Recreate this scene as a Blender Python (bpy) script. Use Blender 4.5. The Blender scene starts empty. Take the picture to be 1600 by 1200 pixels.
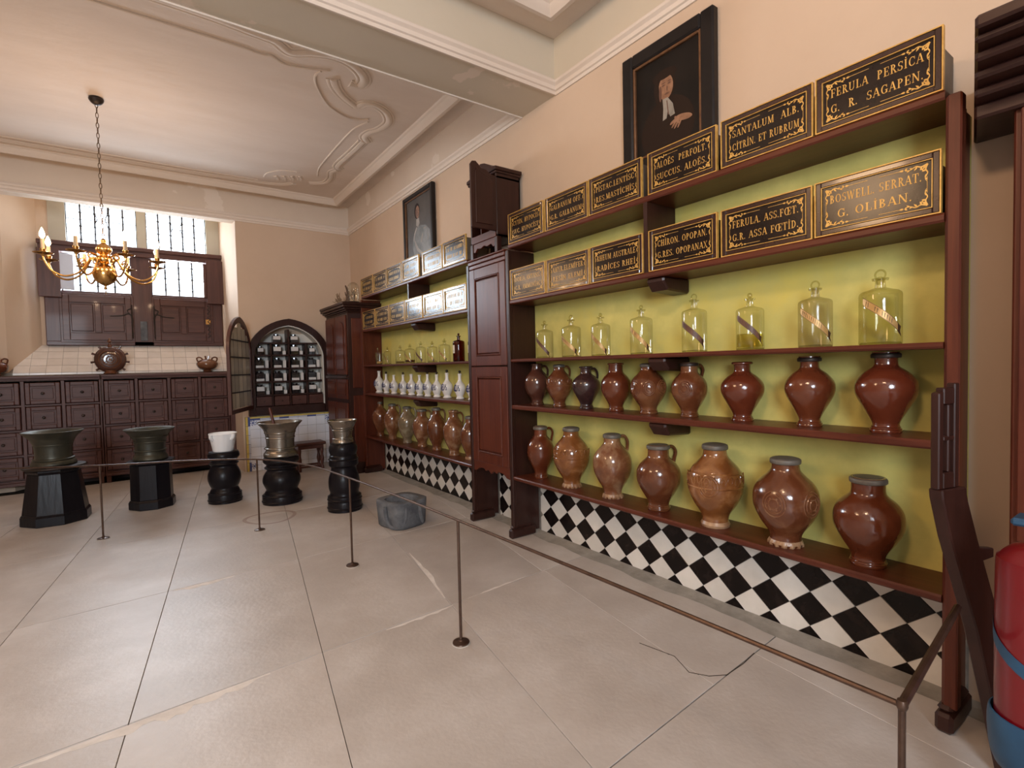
import bpy, bmesh, math, random
from mathutils import Vector, Matrix
random.seed(7)
PI = math.pi
sc = bpy.context.scene
COL = sc.collection

# ------------------------------------------------------------------ camera
cd = bpy.data.cameras.new('camera'); cam = bpy.data.objects.new('camera', cd); COL.objects.link(cam)
cd.sensor_width = 36; cd.lens = 36 * 803.148 / 1600; cd.clip_start = .05
def cam_axes(yaw, pitch, roll):
    cy, sy, cp, sp = math.cos(yaw), math.sin(yaw), math.cos(pitch), math.sin(pitch)
    f = Vector((sy*cp, cy*cp, sp)); r = Vector((cy, -sy, 0)); u = r.cross(f)
    cr, sr = math.cos(roll), math.sin(roll)
    return cr*r + sr*u, -sr*r + cr*u, f
r_, u_, f_ = cam_axes(.620072752, -.0355339085, -.0224707692)
cam.matrix_world = Matrix(((r_.x, u_.x, -f_.x, 0), (r_.y, u_.y, -f_.y, 0), (r_.z, u_.z, -f_.z, 1.4), (0, 0, 0, 1)))
sc.camera = cam

# ------------------------------------------------------------------ world, lamps, exposure
EXPOSURE = -0.14
WORLD = 8.0
sc.view_settings.view_transform = 'Standard'; sc.view_settings.look = 'None'
sc.view_settings.gamma = 1; sc.view_settings.use_curve_mapping = False
sc.view_settings.exposure = EXPOSURE
w = bpy.data.worlds.new('overcast'); sc.world = w; w.use_nodes = True
bg = w.node_tree.nodes['Background']; bg.inputs[0].default_value = (.86, .93, 1, 1); bg.inputs[1].default_value = WORLD
try:
    sc.cycles.use_denoising = True; sc.cycles.max_bounces = 8; sc.cycles.transparent_max_bounces = 24
    sc.cycles.caustics_reflective = False; sc.cycles.caustics_refractive = False
    sc.cycles.sample_clamp_indirect = 6
except Exception: pass
def lamp(name, kind, loc, power, color, target=None, **kw):
    l = bpy.data.lights.new(name, kind); l.energy = power; l.color = color
    for k, v in kw.items(): setattr(l, k, v)
    o = bpy.data.objects.new(name, l); COL.objects.link(o); o.location = loc
    if target is not None:
        o.rotation_euler = (Vector(target) - Vector(loc)).to_track_quat('-Z', 'Y').to_euler()
    return o
WARM = (1, .66, .42)
# daylight through the window behind the photographer, in its opening in the near wall
lamp('near_window_daylight', 'AREA', (-2.3, -2.98, 2.45), 290, (.80, .90, 1), (-.7, 2.7, .2), shape='RECTANGLE', size=1.7, size_y=1.7)
# daylight through the far window, in its opening: from the sky, and from the pale ground outside up onto the ceiling
lamp('far_window_daylight', 'AREA', (0.0, 9.25, 3.0), 120, (.84, .92, 1), (0.2, 4.0, .2), shape='RECTANGLE', size=1.5, size_y=1.1)
lamp('far_window_ground_light', 'AREA', (0.0, 9.4, 2.75), 150, (.86, .94, 1), (0.0, 5.6, 3.95), shape='RECTANGLE', size=1.5, size_y=.8)
# warm ceiling spots on the near side of the room
lamp('warm_spot', 'AREA', (-2.4, 2.55, 3.4), 40, (1, .64, .36), (2.6, 1.4, 2.3), shape='DISK', size=.8)
lamp('warm_spot.001', 'AREA', (-.9, .2, 3.82), 26, (1, .64, .38), (2.67, 1.6, 2.2), shape='DISK', size=.5, spread=2.0)

# ------------------------------------------------------------------ materials
def M(name, c1, c2=None, scale=6, rough=.5, bump=0, bscale=40, metal=0, coat=0, stretch=(1, 1, 1), c3=None, spec=.5,
      lo=.35, hi=.65, emit=None, estr=0, rvar=0, dist=0, coat_rough=.06):
    m = bpy.data.materials.new(name); m.use_nodes = True; nt = m.node_tree; N = nt.nodes; L = nt.links
    b = N['Principled BSDF']
    b.inputs['Base Color'].default_value = (*c1, 1); b.inputs['Roughness'].default_value = rough
    b.inputs['Metallic'].default_value = metal; b.inputs['Specular IOR Level'].default_value = spec
    b.inputs['Coat Weight'].default_value = coat; b.inputs['Coat Roughness'].default_value = coat_rough
    if emit: b.inputs['Emission Color'].default_value = (*emit, 1); b.inputs['Emission Strength'].default_value = estr
    if c2 or bump:
        tc = N.new('ShaderNodeTexCoord'); oi = N.new('ShaderNodeObjectInfo'); mu = N.new('ShaderNodeVectorMath'); mu.operation = 'MULTIPLY'
        mu.inputs[1].default_value = stretch; L.new(tc.outputs['Object'], mu.inputs[0])
        ad = N.new('ShaderNodeVectorMath'); ad.operation = 'ADD'; L.new(mu.outputs[0], ad.inputs[0])
        sc_ = N.new('ShaderNodeMath'); sc_.operation = 'MULTIPLY'; sc_.inputs[1].default_value = 37; L.new(oi.outputs['Random'], sc_.inputs[0]); L.new(sc_.outputs[0], ad.inputs[1])
    if c2:
        n = N.new('ShaderNodeTexNoise'); n.inputs['Scale'].default_value = scale; n.inputs['Detail'].default_value = 6; n.inputs['Roughness'].default_value = .6
        n.inputs['Distortion'].default_value = dist
        L.new(ad.outputs[0], n.inputs['Vector'])
        r = N.new('ShaderNodeValToRGB'); r.color_ramp.elements[0].position = lo; r.color_ramp.elements[1].position = hi
        r.color_ramp.elements[0].color = (*c1, 1); r.color_ramp.elements[1].color = (*c2, 1)
        if c3:
            e = r.color_ramp.elements.new((lo+hi)/2); e.color = (*c3, 1)
        L.new(n.outputs['Fac'], r.inputs[0]); out = r.outputs[0]
        if rvar:
            hs = N.new('ShaderNodeHueSaturation'); mr = N.new('ShaderNodeMapRange')
            mr.inputs['To Min'].default_value = 1-rvar; mr.inputs['To Max'].default_value = 1+rvar
            L.new(oi.outputs['Random'], mr.inputs['Value']); L.new(mr.outputs[0], hs.inputs['Value']); L.new(out, hs.inputs['Color']); out = hs.outputs[0]
        L.new(out, b.inputs['Base Color'])
    if bump:
        n2 = N.new('ShaderNodeTexNoise'); n2.inputs['Scale'].default_value = bscale; n2.inputs['Detail'].default_value = 5
        L.new(ad.outputs[0], n2.inputs['Vector'])
        bp = N.new('ShaderNodeBump'); bp.inputs['Strength'].default_value = bump; bp.inputs['Distance'].default_value = .01
        L.new(n2.outputs['Fac'], bp.inputs['Height']); L.new(bp.outputs[0], b.inputs['Normal'])
    return m
def glass(name, tint=(.95, .96, .92), edge=(.50, .50, .40), gloss=.04):
    m = bpy.data.materials.new(name); m.use_nodes = True; nt = m.node_tree; N = nt.nodes; L = nt.links
    for n in list(N): N.remove(n)
    o = N.new('ShaderNodeOutputMaterial'); lw = N.new('ShaderNodeLayerWeight'); lw.inputs[0].default_value = .22
    mc = N.new('ShaderNodeMix'); mc.data_type = 'RGBA'; mc.inputs['A'].default_value = (*tint, 1); mc.inputs['B'].default_value = (*edge, 1)
    pw = N.new('ShaderNodeMath'); pw.operation = 'POWER'; pw.inputs[1].default_value = 2.2; L.new(lw.outputs['Facing'], pw.inputs[0]); L.new(pw.outputs[0], mc.inputs['Factor'])
    t = N.new('ShaderNodeBsdfTransparent'); L.new(mc.outputs['Result'], t.inputs[0])
    g = N.new('ShaderNodeBsdfGlossy'); g.inputs['Roughness'].default_value = gloss
    fq = N.new('ShaderNodeFresnel'); fq.inputs[0].default_value = 1.45; fr = N.new('ShaderNodeMath'); fr.operation = 'MINIMUM'; fr.inputs[1].default_value = .22; L.new(fq.outputs[0], fr.inputs[0])
    mx = N.new('ShaderNodeMixShader'); L.new(fr.outputs[0], mx.inputs[0]); L.new(t.outputs[0], mx.inputs[1]); L.new(g.outputs[0], mx.inputs[2]); L.new(mx.outputs[0], o.inputs[0])
    return m
def plaster(name, c1, c2, patch=None):
    m = M(name, c1, c2, scale=1.1, rough=.85, bump=.18, bscale=9, spec=.2, lo=.3, hi=.7)
    if patch:
        nt = m.node_tree; N = nt.nodes; L = nt.links; b = N['Principled BSDF']; src = b.inputs['Base Color'].links[0].from_socket
        n = N.new('ShaderNodeTexNoise'); n.inputs['Scale'].default_value = 1.9; n.inputs['Detail'].default_value = 5
        tc = N.new('ShaderNodeTexCoord'); L.new(tc.outputs['Object'], n.inputs['Vector'])
        r = N.new('ShaderNodeValToRGB'); r.color_ramp.elements[0].position = .63; r.color_ramp.elements[1].position = .64
        L.new(n.outputs['Fac'], r.inputs[0]); mx = N.new('ShaderNodeMix'); mx.data_type = 'RGBA'; mx.inputs['B'].default_value = (*patch, 1)
        L.new(r.outputs[0], mx.inputs['Factor']); L.new(src, mx.inputs['A']); L.new(mx.outputs['Result'], b.inputs['Base Color'])
    return m
m_wall = plaster('wall_plaster', (.575, .435, .32), (.635, .49, .37))
m_ceil = M('ceiling_plaster', (.68, .585, .51), (.76, .67, .60), scale=1.1, rough=.8, bump=.9, bscale=2.4, spec=.2, lo=.3, hi=.7, stretch=(.7, 2.2, 1))
m_frieze = plaster('frieze_plaster', (.62, .55, .44), (.66, .59, .48), (.74, .64, .54))
m_trim = plaster('stucco_trim', (.71, .615, .53), (.76, .67, .59))
m_yellow = M('yellow_wash', (.62, .53, .13), (.70, .62, .20), 2.5, .8, .25, 14, c3=(.56, .51, .16), lo=.3, hi=.7, spec=.2)
m_stone = M('flagstone', (.45, .40, .36), (.58, .535, .50), 2.6, .40, .12, 45, c3=(.505, .455, .415), rvar=.07, spec=.4, lo=.3, hi=.7)
m_joint = M('floor_joint', (.035, .028, .022), (.06, .05, .04), 20, .95, spec=.1)
m_mortar = M('grey_mortar', (.24, .22, .19), (.34, .31, .27), 8, .9, .5, 25)
def wood(name, c1, c2, st, rough=.38, coat=.05, bump=.05):
    return M(name, c1, c2, 5, rough, bump, 10, coat=coat, stretch=st, lo=.3, hi=.7, dist=.6, spec=.32)
RW1, RW2 = (.062, .012, .006), (.115, .028, .013)
wood_z = wood('mahogany_upright', RW1, RW2, (4, 4, .35)); wood_y = wood('mahogany_shelf', RW1, RW2, (4, .35, 4))
dk_z = wood('dark_wood_upright', (.022, .007, .005), (.040, .014, .010), (4, 4, .35)); dk_y = wood('dark_wood_rail', (.022, .007, .005), (.040, .014, .010), (4, .35, 4))
oak_z = wood('brown_oak_upright', (.060, .022, .017), (.105, .042, .032), (5, 5, .4), .42, .05); oak_x = wood('brown_oak_rail', (.060, .022, .017), (.105, .042, .032), (.4, 5, 5), .42, .05)
m_blackwood = M('black_painted_wood', (.006, .005, .007), (.012, .010, .012), 5, .30, .15, 10, stretch=(3, 3, .5), spec=.2, lo=.3, hi=.7)
m_tilew = M('white_tile', (.66, .63, .58), (.74, .71, .66), 6, .16, .03, 20, coat=.3, rvar=.08)
m_tileb = M('black_tile', (.006, .004, .004), (.022, .014, .012), 14, .2, .03, 20, spec=.25, lo=.45, hi=.8)
m_tilebl = M('delft_white_tile', (.76, .80, .90), (.82, .85, .92), 5, .15, .03, 20, coat=.3, rvar=.05)
m_blue = M('cobalt_blue', (.06, .09, .28), (.10, .14, .36), 12, .25)
m_tyel = M('yellow_tile', (.62, .46, .10), (.70, .55, .18), 12, .25)
m_grout = M('grout', (.16, .14, .12), (.25, .22, .19), 20, .9)
m_gold = M('gold_leaf', (.50, .28, .06), (.66, .40, .11), 30, .4, metal=.2)
m_golddull = M('dull_gold_edge', (.42, .25, .08), (.62, .40, .14), 25, .4, metal=.5)
m_lacq = M('black_lacquer', (.010, .006, .005), (.018, .011, .009), 8, .19, .02, 18, coat=0, spec=.32)
m_lacqf = M('brown_lacquer_frame', (.028, .011, .008), (.045, .018, .012), 8, .2, coat=.4)
m_boxside = M('box_side_wood', (.10, .075, .055), (.16, .12, .09), 8, .6)
def jarm(name, a, b, c=None, sc_=5, rough=.15, bump=.13): return M(name, a, b, sc_, rough, bump, 55, c3=c, coat=.5, lo=.32, hi=.68, dist=.5, coat_rough=.05)
jar_m = dict(red=jarm('red_brown_glaze', (.08, .018, .007), (.14, .038, .015)), dark=jarm('dark_brown_glaze', (.045, .018, .013), (.09, .032, .02)),
    plum=jarm('plum_black_glaze', (.022, .011, .012), (.05, .022, .02), rough=.24), amber=jarm('amber_tiger_glaze', (.13, .045, .013), (.31, .145, .055), (.19, .07, .02), 8),
    tan=jarm('tan_mottled_glaze', (.12, .045, .02), (.30, .18, .10), (.17, .065, .028), 8), grey=jarm('grey_green_glaze', (.12, .10, .06), (.26, .22, .14), (.17, .12, .07), 8),
    mid=jarm('brown_salt_glaze', (.085, .026, .011), (.18, .075, .032), (.115, .036, .014), 7), deep=jarm('deep_red_glaze', (.085, .016, .007), (.12, .028, .012)))
m_pewter = M('pewter_lid', (.095, .085, .072), (.17, .155, .135), 12, .5, .1, 30, metal=.35)
m_foot = M('bare_clay_foot', (.22, .11, .055), (.42, .27, .16), 20, .3, .1, 40)
m_ware = M('white_tin_glaze', (.70, .68, .66), (.76, .74, .72), 5, .14, coat=.4)
m_wareblue = M('dark_blue_painting', (.012, .016, .075), (.025, .035, .13), 20, .3)
g_clear = glass('clear_glass'); g_grey = glass('cloudy_glass', (.86, .84, .80), (.6, .57, .5), .12); g_amber = glass('amber_glass', (.30, .07, .015), (.10, .02, .005))
g_olive = glass('olive_glass', (.88, .87, .74), (.55, .52, .36)); g_pane = glass('window_pane', (.94, .97, 1), (.8, .85, .9)); g_door = glass('grey_leaded_pane', (.40, .38, .31), (.25, .23, .18), .12)
m_doorpane = M('old_grey_pane', (.60, .58, .48), (.74, .71, .60), 3, .3, rvar=.30, coat=.1)
m_liqdark = M('dark_liquid', (.06, .012, .004), rough=.1); m_liqgold = glass('pale_yellow_liquid', (.85, .80, .45), (.5, .45, .15))
m_ribb = M('gilt_ribbon_label', (.45, .26, .08), (.60, .38, .15), 20, .4, metal=.3); m_ribd = M('brown_ribbon_label', (.10, .045, .03), (.17, .08, .05), 20, .45)
m_ribtail = M('dark_ribbon_tail', (.05, .02, .012), rough=.5); m_ink = M('dark_ink', (.03, .015, .01), rough=.6)
m_paper = M('cream_paper', (.62, .56, .44), (.7, .64, .52), 12, .8)
m_brass = M('polished_brass', (.55, .30, .09), (.72, .44, .16), 6, .22, metal=1); m_bronze = M('pale_bronze', (.20, .178, .150), (.31, .275, .235), 5, .27, .06, 20, metal=.85)
m_bronzed = M('green_black_bronze', (.035, .035, .026), (.07, .065, .045), 6, .42, .1, 20, metal=.5)
m_iron = M('dark_iron', (.03, .022, .018), (.05, .035, .03), 10, .45, metal=.5); m_chain = M('chain_iron', (.16, .11, .07), rough=.4, metal=.7)
m_postm = M('brown_bronze_rod', (.07, .04, .028), (.11, .065, .045), 20, .35, metal=.6); m_felt = M('pale_pad', (.55, .51, .46), rough=.9)
m_marble = M('white_marble', (.80, .81, .82), (.86, .87, .88), 4, .4, .1, 15); m_grey = M('grey_stone', (.075, .08, .09), (.15, .155, .165), 9, .92, .9, 22)
m_candle = M('candle_sleeve', (.62, .46, .28), rough=.5); m_flame = M('flame_bulb', (1, .7, .4), emit=(1, .62, .3), estr=60)
m_red = M('extinguisher_red', (.15, .002, .006), rough=.3, coat=.4); m_bluep = M('blue_plastic', (.012, .048, .10), (.02, .075, .15), 8, .45); m_blackp = M('black_rubber', (.015, .014, .014), rough=.5)
m_stoneframe = plaster('window_stone', (.42, .39, .32), (.48, .45, .38)); m_lead = M('lead_came', (.05, .05, .055), rough=.6, metal=.3)
m_sill = M('sill_tile', (.72, .65, .58), (.80, .73, .67), 5, .25, rvar=.06, coat=.15); m_coral = M('dried_coral', (.24, .15, .09), (.45, .33, .22), 20, .8); m_corald = M('dark_dried_branch', (.10, .06, .04), rough=.8)
m_whitew = plaster('whitewash', (.72, .70, .64), (.78, .76, .70)); m_blackjar = M('black_glass_jar', (.012, .010, .012), (.03, .025, .025), 10, .08, coat=.6)
m_canvas = M('dark_canvas', (.008, .006, .005), (.014, .010, .008), 4, .5, spec=.2); m_canvas2 = M('grey_canvas', (.045, .040, .036), (.08, .07, .062), 5, .4)
m_frameb = M('black_frame', (.008, .006, .006), (.015, .011, .010), 8, .4, .1, 30, spec=.3); m_slip = M('bronze_slip', (.12, .055, .025), (.19, .09, .04), 20, .4, metal=.3)
m_flesh = M('painted_flesh', (.20, .095, .05), (.32, .17, .10), 26, .5); m_fleshd = M('painted_shadow', (.12, .055, .035), rough=.5); m_hair = M('painted_hair', (.020, .010, .006), rough=.6, spec=.2)
m_linen = M('painted_linen', (.20, .18, .15), (.30, .27, .23), 12, .5); m_armour = M('painted_armour', (.13, .14, .14), (.24, .25, .25), 8, .5); m_scarf = M('painted_scarf', (.28, .25, .22), (.36, .33, .30), 9, .5)

# ------------------------------------------------------------------ mesh helpers
class MB:
    def __init__(s): s.v = []; s.f = []; s.mi = []; s.cur = 0
    def add(s, vs, fs):
        o = len(s.v); s.v += [tuple(p) for p in vs]; s.f += [tuple(i+o for i in f) for f in fs]; s.mi += [s.cur]*len(fs); return s
    def box(s, x0, x1, y0, y1, z0, z1):
        return s.add([(x0,y0,z0),(x1,y0,z0),(x1,y1,z0),(x0,y1,z0),(x0,y0,z1),(x1,y0,z1),(x1,y1,z1),(x0,y1,z1)],
                     [(0,3,2,1),(4,5,6,7),(0,1,5,4),(1,2,6,5),(2,3,7,6),(3,0,4,7)])
    def prism(s, pts, a, b, axis='y'):
        """polygon pts (p,q) extruded from a to b along axis"""
        def P(p, q, t): return {'y': (p, t, q), 'x': (t, p, q), 'z': (p, q, t)}[axis]
        n = len(pts); vs = [P(p, q, a) for p, q in pts] + [P(p, q, b) for p, q in pts]
        return s.add(vs, [tuple(range(n))[::-1], tuple(range(n, 2*n))] + [(i, (i+1) % n, n+(i+1) % n, n+i) for i in range(n)])
    def lathe(s, prof, n=24, cx=0, cy=0, fn=None):
        vs = []; fs = []
        for k, (r, z) in enumerate(prof):
            for i in range(n):
                a = 2*PI*i/n; rr = max(r, .0004)*(fn(a, k) if fn else 1); vs.append((cx+rr*math.cos(a), cy+rr*math.sin(a), z))
        for k in range(len(prof)-1):
            for i in range(n):
                j = (i+1) % n; fs.append((k*n+i, k*n+j, (k+1)*n+j, (k+1)*n+i))
        fs.append(tuple(range(n))[::-1]); m = (len(prof)-1)*n; fs.append(tuple(range(m, m+n)))
        return s.add(vs, fs)
    def tube(s, pts, r, n=8, closed=False):
        pts = [Vector(p) for p in pts]; N = len(pts); vs = []; fs = []; up = Vector((.13, .21, .97))
        prev = None
        for i, p in enumerate(pts):
            t = (pts[(i+1) % N] - pts[i-1]) if closed else (pts[min(i+1, N-1)] - pts[max(i-1, 0)])
            t = t.normalized() if t.length > 1e-9 else Vector((0, 0, 1))
            if prev is None: a = t.cross(up); a = a if a.length > .05 else t.cross(Vector((1, 0, 0)))
            else: a = prev - t*prev.dot(t)
            a.normalize(); prev = a; b = t.cross(a); rr = r(i/(N-1)) if callable(r) else r
            for k in range(n): vs.append(p + a*(rr*math.cos(2*PI*k/n)) + b*(rr*math.sin(2*PI*k/n)))
        M_ = N if closed else N-1
        for i in range(M_):
            for k in range(n): fs.append((i*n+k, i*n+(k+1) % n, ((i+1) % N)*n+(k+1) % n, ((i+1) % N)*n+k))
        if not closed: fs += [tuple(range(n))[::-1], tuple(range((N-1)*n, N*n))]
        return s.add(vs, fs)
    def flat(s, polys, fn):
        for i, p in enumerate(polys):           # painted layers lie a hair above one another
            d = (i % 16)*1.2e-5; s.add([(x-d, y, z) for x, y, z in (fn(u, v) for u, v in p)], [tuple(range(len(p)))])
        return s
    def mesh(s, name, mat, smooth=False, ang=35):
        me = bpy.data.meshes.new(name); me.from_pydata(s.v, [], s.f)
        for m in (mat if isinstance(mat, (list, tuple)) else [mat]): me.materials.append(m)
        if isinstance(mat, (list, tuple)): me.polygons.foreach_set('material_index', s.mi)
        bm = bmesh.new(); bm.from_mesh(me); bmesh.ops.recalc_face_normals(bm, faces=bm.faces); bm.to_mesh(me); bm.free()
        if smooth:
            me.polygons.foreach_set('use_smooth', [True]*len(me.polygons)); me.set_sharp_from_angle(angle=math.radians(ang))
        me.update(); return me
    def obj(s, name, mat, parent=None, smooth=False, bevel=0, loc=None, ang=35):
        return link(name, s.mesh(name, mat, smooth, ang), parent, bevel, loc)
def link(name, me, parent=None, bevel=0, loc=None):
    o = bpy.data.objects.new(name, me); COL.objects.link(o); o.parent = parent
    if loc is not None: o.location = loc
    if bevel:
        b = o.modifiers.new('bevel', 'BEVEL'); b.width = bevel; b.segments = 1; b.limit_method = 'ANGLE'; b.angle_limit = math.radians(50)
    return o
def tag(o, label, cat, group=None):
    o['label'] = label; o['category'] = cat
    if group: o['group'] = group
    return o
def thing(name, label, cat, loc=(0, 0, 0), rz=0, group=None):
    o = bpy.data.objects.new(name, None); COL.objects.link(o); o.empty_display_size = .1
    o.location = loc; o.rotation_euler = (0, 0, rz); return tag(o, label, cat, group)
def struct(o): o['kind'] = 'structure'; return o
def stuff(o): o['kind'] = 'stuff'; return o
def copy_tree(o, parent=None):
    c = o.copy(); COL.objects.link(c); c.parent = parent
    for ch in list(o.children): copy_tree(ch, c)
    return c
def spline(pts, n=6):
    out = []; P = [Vector(p) for p in pts]
    for i in range(len(P)-1):
        a, b, c, d = P[max(i-1, 0)], P[i], P[i+1], P[min(i+2, len(P)-1)]
        for k in range(n):
            t = k/n; out.append(.5*((2*b) + (c-a)*t + (2*a-5*b+4*c-d)*t*t + (3*b-a-3*c+d)*t**3))
    out.append(P[-1]); return out
def prof(pts, n=5): return [(max(p[0], 0), p[1]) for p in spline([(r, z, 0) for r, z in pts], n)]

# ------------------------------------------------------------------ the room
WX, BY = 2.67, 8.0
# floor: slabs between two families of slightly slanting joints
g = MB().box(-4.3, 2.9, -3.3, 9.4, -.12, -.012).obj('floor', m_joint); struct(g)
rowsA = [-3.25, -1.55, -.15, 1.143, 2.555, 3.95, 5.34, 6.75, 8.5]
def inter(a, b):
    # y = a + .07x ; x = b0 + k(y-2.6)
    b0, k = b; x = (b0 + k*(a-2.6))/(1-.07*k); return x, a+.07*x
yl = {i: [(-4.2, 0), (-3.0, .13), (-2.28, .13), (-1.55, .13), (-.80, .12), (-.10, .125), (.665, .15), (1.412, .15), (2.15, .15), (2.665, 0)] for i in range(8)}
yl[2] = [(-4.2, 0), (-3.1, .13), (-2.1, .13), (-1.2, .13), (-.2, .125), (.665, .15), (1.412, .15), (2.45, .1), (2.665, 0)]
yl[4] = yl[6] = [(-4.2, 0), (-3.0, .13), (-2.28, .13), (-1.55, .13), (-.80, .12), (-.10, .125), (.665, .15), (1.412, .15), (2.13, .17), (2.665, 0)]
for i in range(8):
    for j in range(len(yl[i])-1):
        c = [inter(rowsA[i], yl[i][j]), inter(rowsA[i], yl[i][j+1]), inter(rowsA[i+1], yl[i][j+1]), inter(rowsA[i+1], yl[i][j])]
        mx = sum(p[0] for p in c)/4; my = sum(p[1] for p in c)/4; e = .0022
        pts = []
        for x, y in c:
            d = Vector((mx-x, my-y)); d.normalize(); pts.append((x+d.x*e*1.4, y+d.y*e*1.4))
        o = MB().prism([(x-mx, y-my) for x, y in pts], -.012, 0, 'z').obj('slab', m_stone, g, bevel=.0012, loc=(mx, my, 0))
# cracked slab edge and patch of lime at a joint
ck = [(1.96, 1.70), (2.0, 1.52), (1.945, 1.40), (1.99, 1.33), (2.06, 1.287), (2.2, 1.29), (2.32, 1.305)]
stuff(MB().tube([(x, y, .0) for x, y in ck], .0022, 4).obj('crack', m_joint, g))
m_lime = M('pale_wear', (.66, .61, .56), (.80, .75, .70), 14, .7); m_ringst = M('rust_stain', (.33, .25, .22), (.40, .32, .28), 8, .5)
def wear(pts, w0, seed):
    rg = random.Random(seed); P = [p for p in spline([(x, y, 0) for x, y in pts], 7)]; up = []; dn = []
    for i, p in enumerate(P):
        t = P[min(i+1, len(P)-1)]-P[max(i-1, 0)]; t.normalize(); f = math.sin(PI*min(max(i/(len(P)-1), .04), .96))
        up.append((p.x-t.y*.004, p.y+t.x*.004)); k_ = w0*f*rg.uniform(.35, 1); dn.append((p.x+t.y*k_, p.y-t.x*k_))
    stuff(MB().add([(x, y, .0004) for x, y in up+dn], [(i, i+1, len(P)+i+1, len(P)+i) for i in range(len(P)-1)]).obj('worn_edge', m_lime, g))
wear([(-.42, 2.505), (-.10, 2.535), (.15, 2.555), (.42, 2.57)], .085, 1); wear([(.10, 3.945), (.25, 3.955), (.45, 3.965)], .07, 2); wear([(1.0, 2.61), (1.2, 2.625), (1.42, 2.64)], .03, 3)
wear([(1.43, 2.75), (1.50, 3.15), (1.58, 3.6)], .035, 4); wear([(1.5, 2.655), (1.75, 2.67), (2.05, 2.70)], -.03, 6)
q = MB(); n_ = 40; q.add([(.93+(r+.012*math.sin(3*a))*math.cos(a), 5.33+(r+.012*math.sin(3*a))*math.sin(a)*.95, .0003) for r in (.20, .235) for a in [2*PI*k/n_ for k in range(n_)]], [(k, (k+1) % n_, n_+(k+1) % n_, n_+k) for k in range(n_)])
stuff(q.obj('ring_stain', m_ringst, g))
# right wall, back wall with the window bay and the arched recess
wr = struct(MB().box(WX, 2.95, -3.3, 9.3, 0, 4.05).obj('wall_right', m_wall))
def arch(xl, xr, zs, za, n=10):
    """pointed arch from (xr,zs) over the apex to (xl,zs)"""
    xm = (xl+xr)/2; out = []
    for k in range(n+1):
        t = k/n; a = t*PI/2
        out.append((xm+(xr-xm)*(math.cos(a)*.86+.14*(1-t)), zs+(za-zs)*(math.sin(a)*.80+.20*t)))
    L_ = [(2*xm-x, z) for x, z in out[:-1]][::-1]
    return out + L_
AIL, AIR, AZB, AZS, AZA = 1.245, 2.205, .775, 1.62, 2.06
ap = arch(AIL, AIR, AZS, AZA); n_ = len(ap)//2; xm = (AIL+AIR)/2
NX0, NX1 = -1.62, 1.09
wb = MB().prism([(NX1, 0), (xm, 0), (xm, AZB), (AIL, AZB)] + ap[::-1][:n_+1] + [(xm, 4.05), (NX1, 4.05)], BY, BY+.22)
wb.prism([(xm, 0), (WX, 0), (WX, 4.05), (xm, 4.05)] + ap[:n_+1][::-1] + [(AIR, AZB), (xm, AZB)], BY, BY+.22)
wb.box(NX1, WX, BY+.22, 9.3, 0, 4.05); wb.box(-4.3, NX0, BY, 9.3, 0, 4.05)
wb.box(NX0, NX1, BY, BY+.16, 3.475, 4.05)            # lintel over the bay
wb.box(NX0, NX1, 9.12, 9.3, 0, 1.78)                 # below the window
wb.box(NX0, NX1, BY+.16, 9.3, 3.86, 4.05)
wb.box(NX0, -.945, 9.02, 9.3, 1.78, 3.86); wb.box(.995, NX1, 9.02, 9.3, 1.78, 3.86)
wb = struct(wb.obj('wall_back', m_wall))
# splayed cheeks of the bay
MB().prism([(NX1, BY+.2), (NX1, 9.12), (.99, 9.12), (NX1-.001, 8.02)], 0, 3.86, 'z').obj('splay', m_wall, wb)
MB().prism([(NX0, 8.615), (-1.34, 8.615), (-1.0, 9.12), (NX0, 9.12)], 0, 3.86, 'z').obj('splay', m_wall, wb)
struct(MB().box(-4.3, -4.15, -3.3, 9.3, 0, 4.05).obj('wall_left', m_wall))
wn = MB(); wn.box(-4.3, -3.2, -3.3, -3.1, 0, 4.05); wn.box(-1.4, 2.95, -3.3, -3.1, 0, 4.05); wn.box(-3.2, -1.4, -3.3, -3.1, 0, 1.55); wn.box(-3.2, -1.4, -3.3, -3.1, 3.35, 4.05)
wn = struct(wn.obj('wall_near', m_wall))
w2 = MB(); w2.box(-3.2, -3.12, -3.25, -3.15, 1.55, 3.35); w2.box(-1.48, -1.4, -3.25, -3.15, 1.55, 3.35); w2.box(-2.34, -2.26, -3.25, -3.15, 1.55, 3.35); w2.box(-3.12, -1.48, -3.25, -3.15, 2.7, 2.78)
w2.box(-3.12, -1.48, -3.25, -3.15, 1.55, 1.62); w2.box(-3.12, -1.48, -3.25, -3.15, 3.28, 3.35); w2 = struct(w2.obj('window_2', oak_z))
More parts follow.
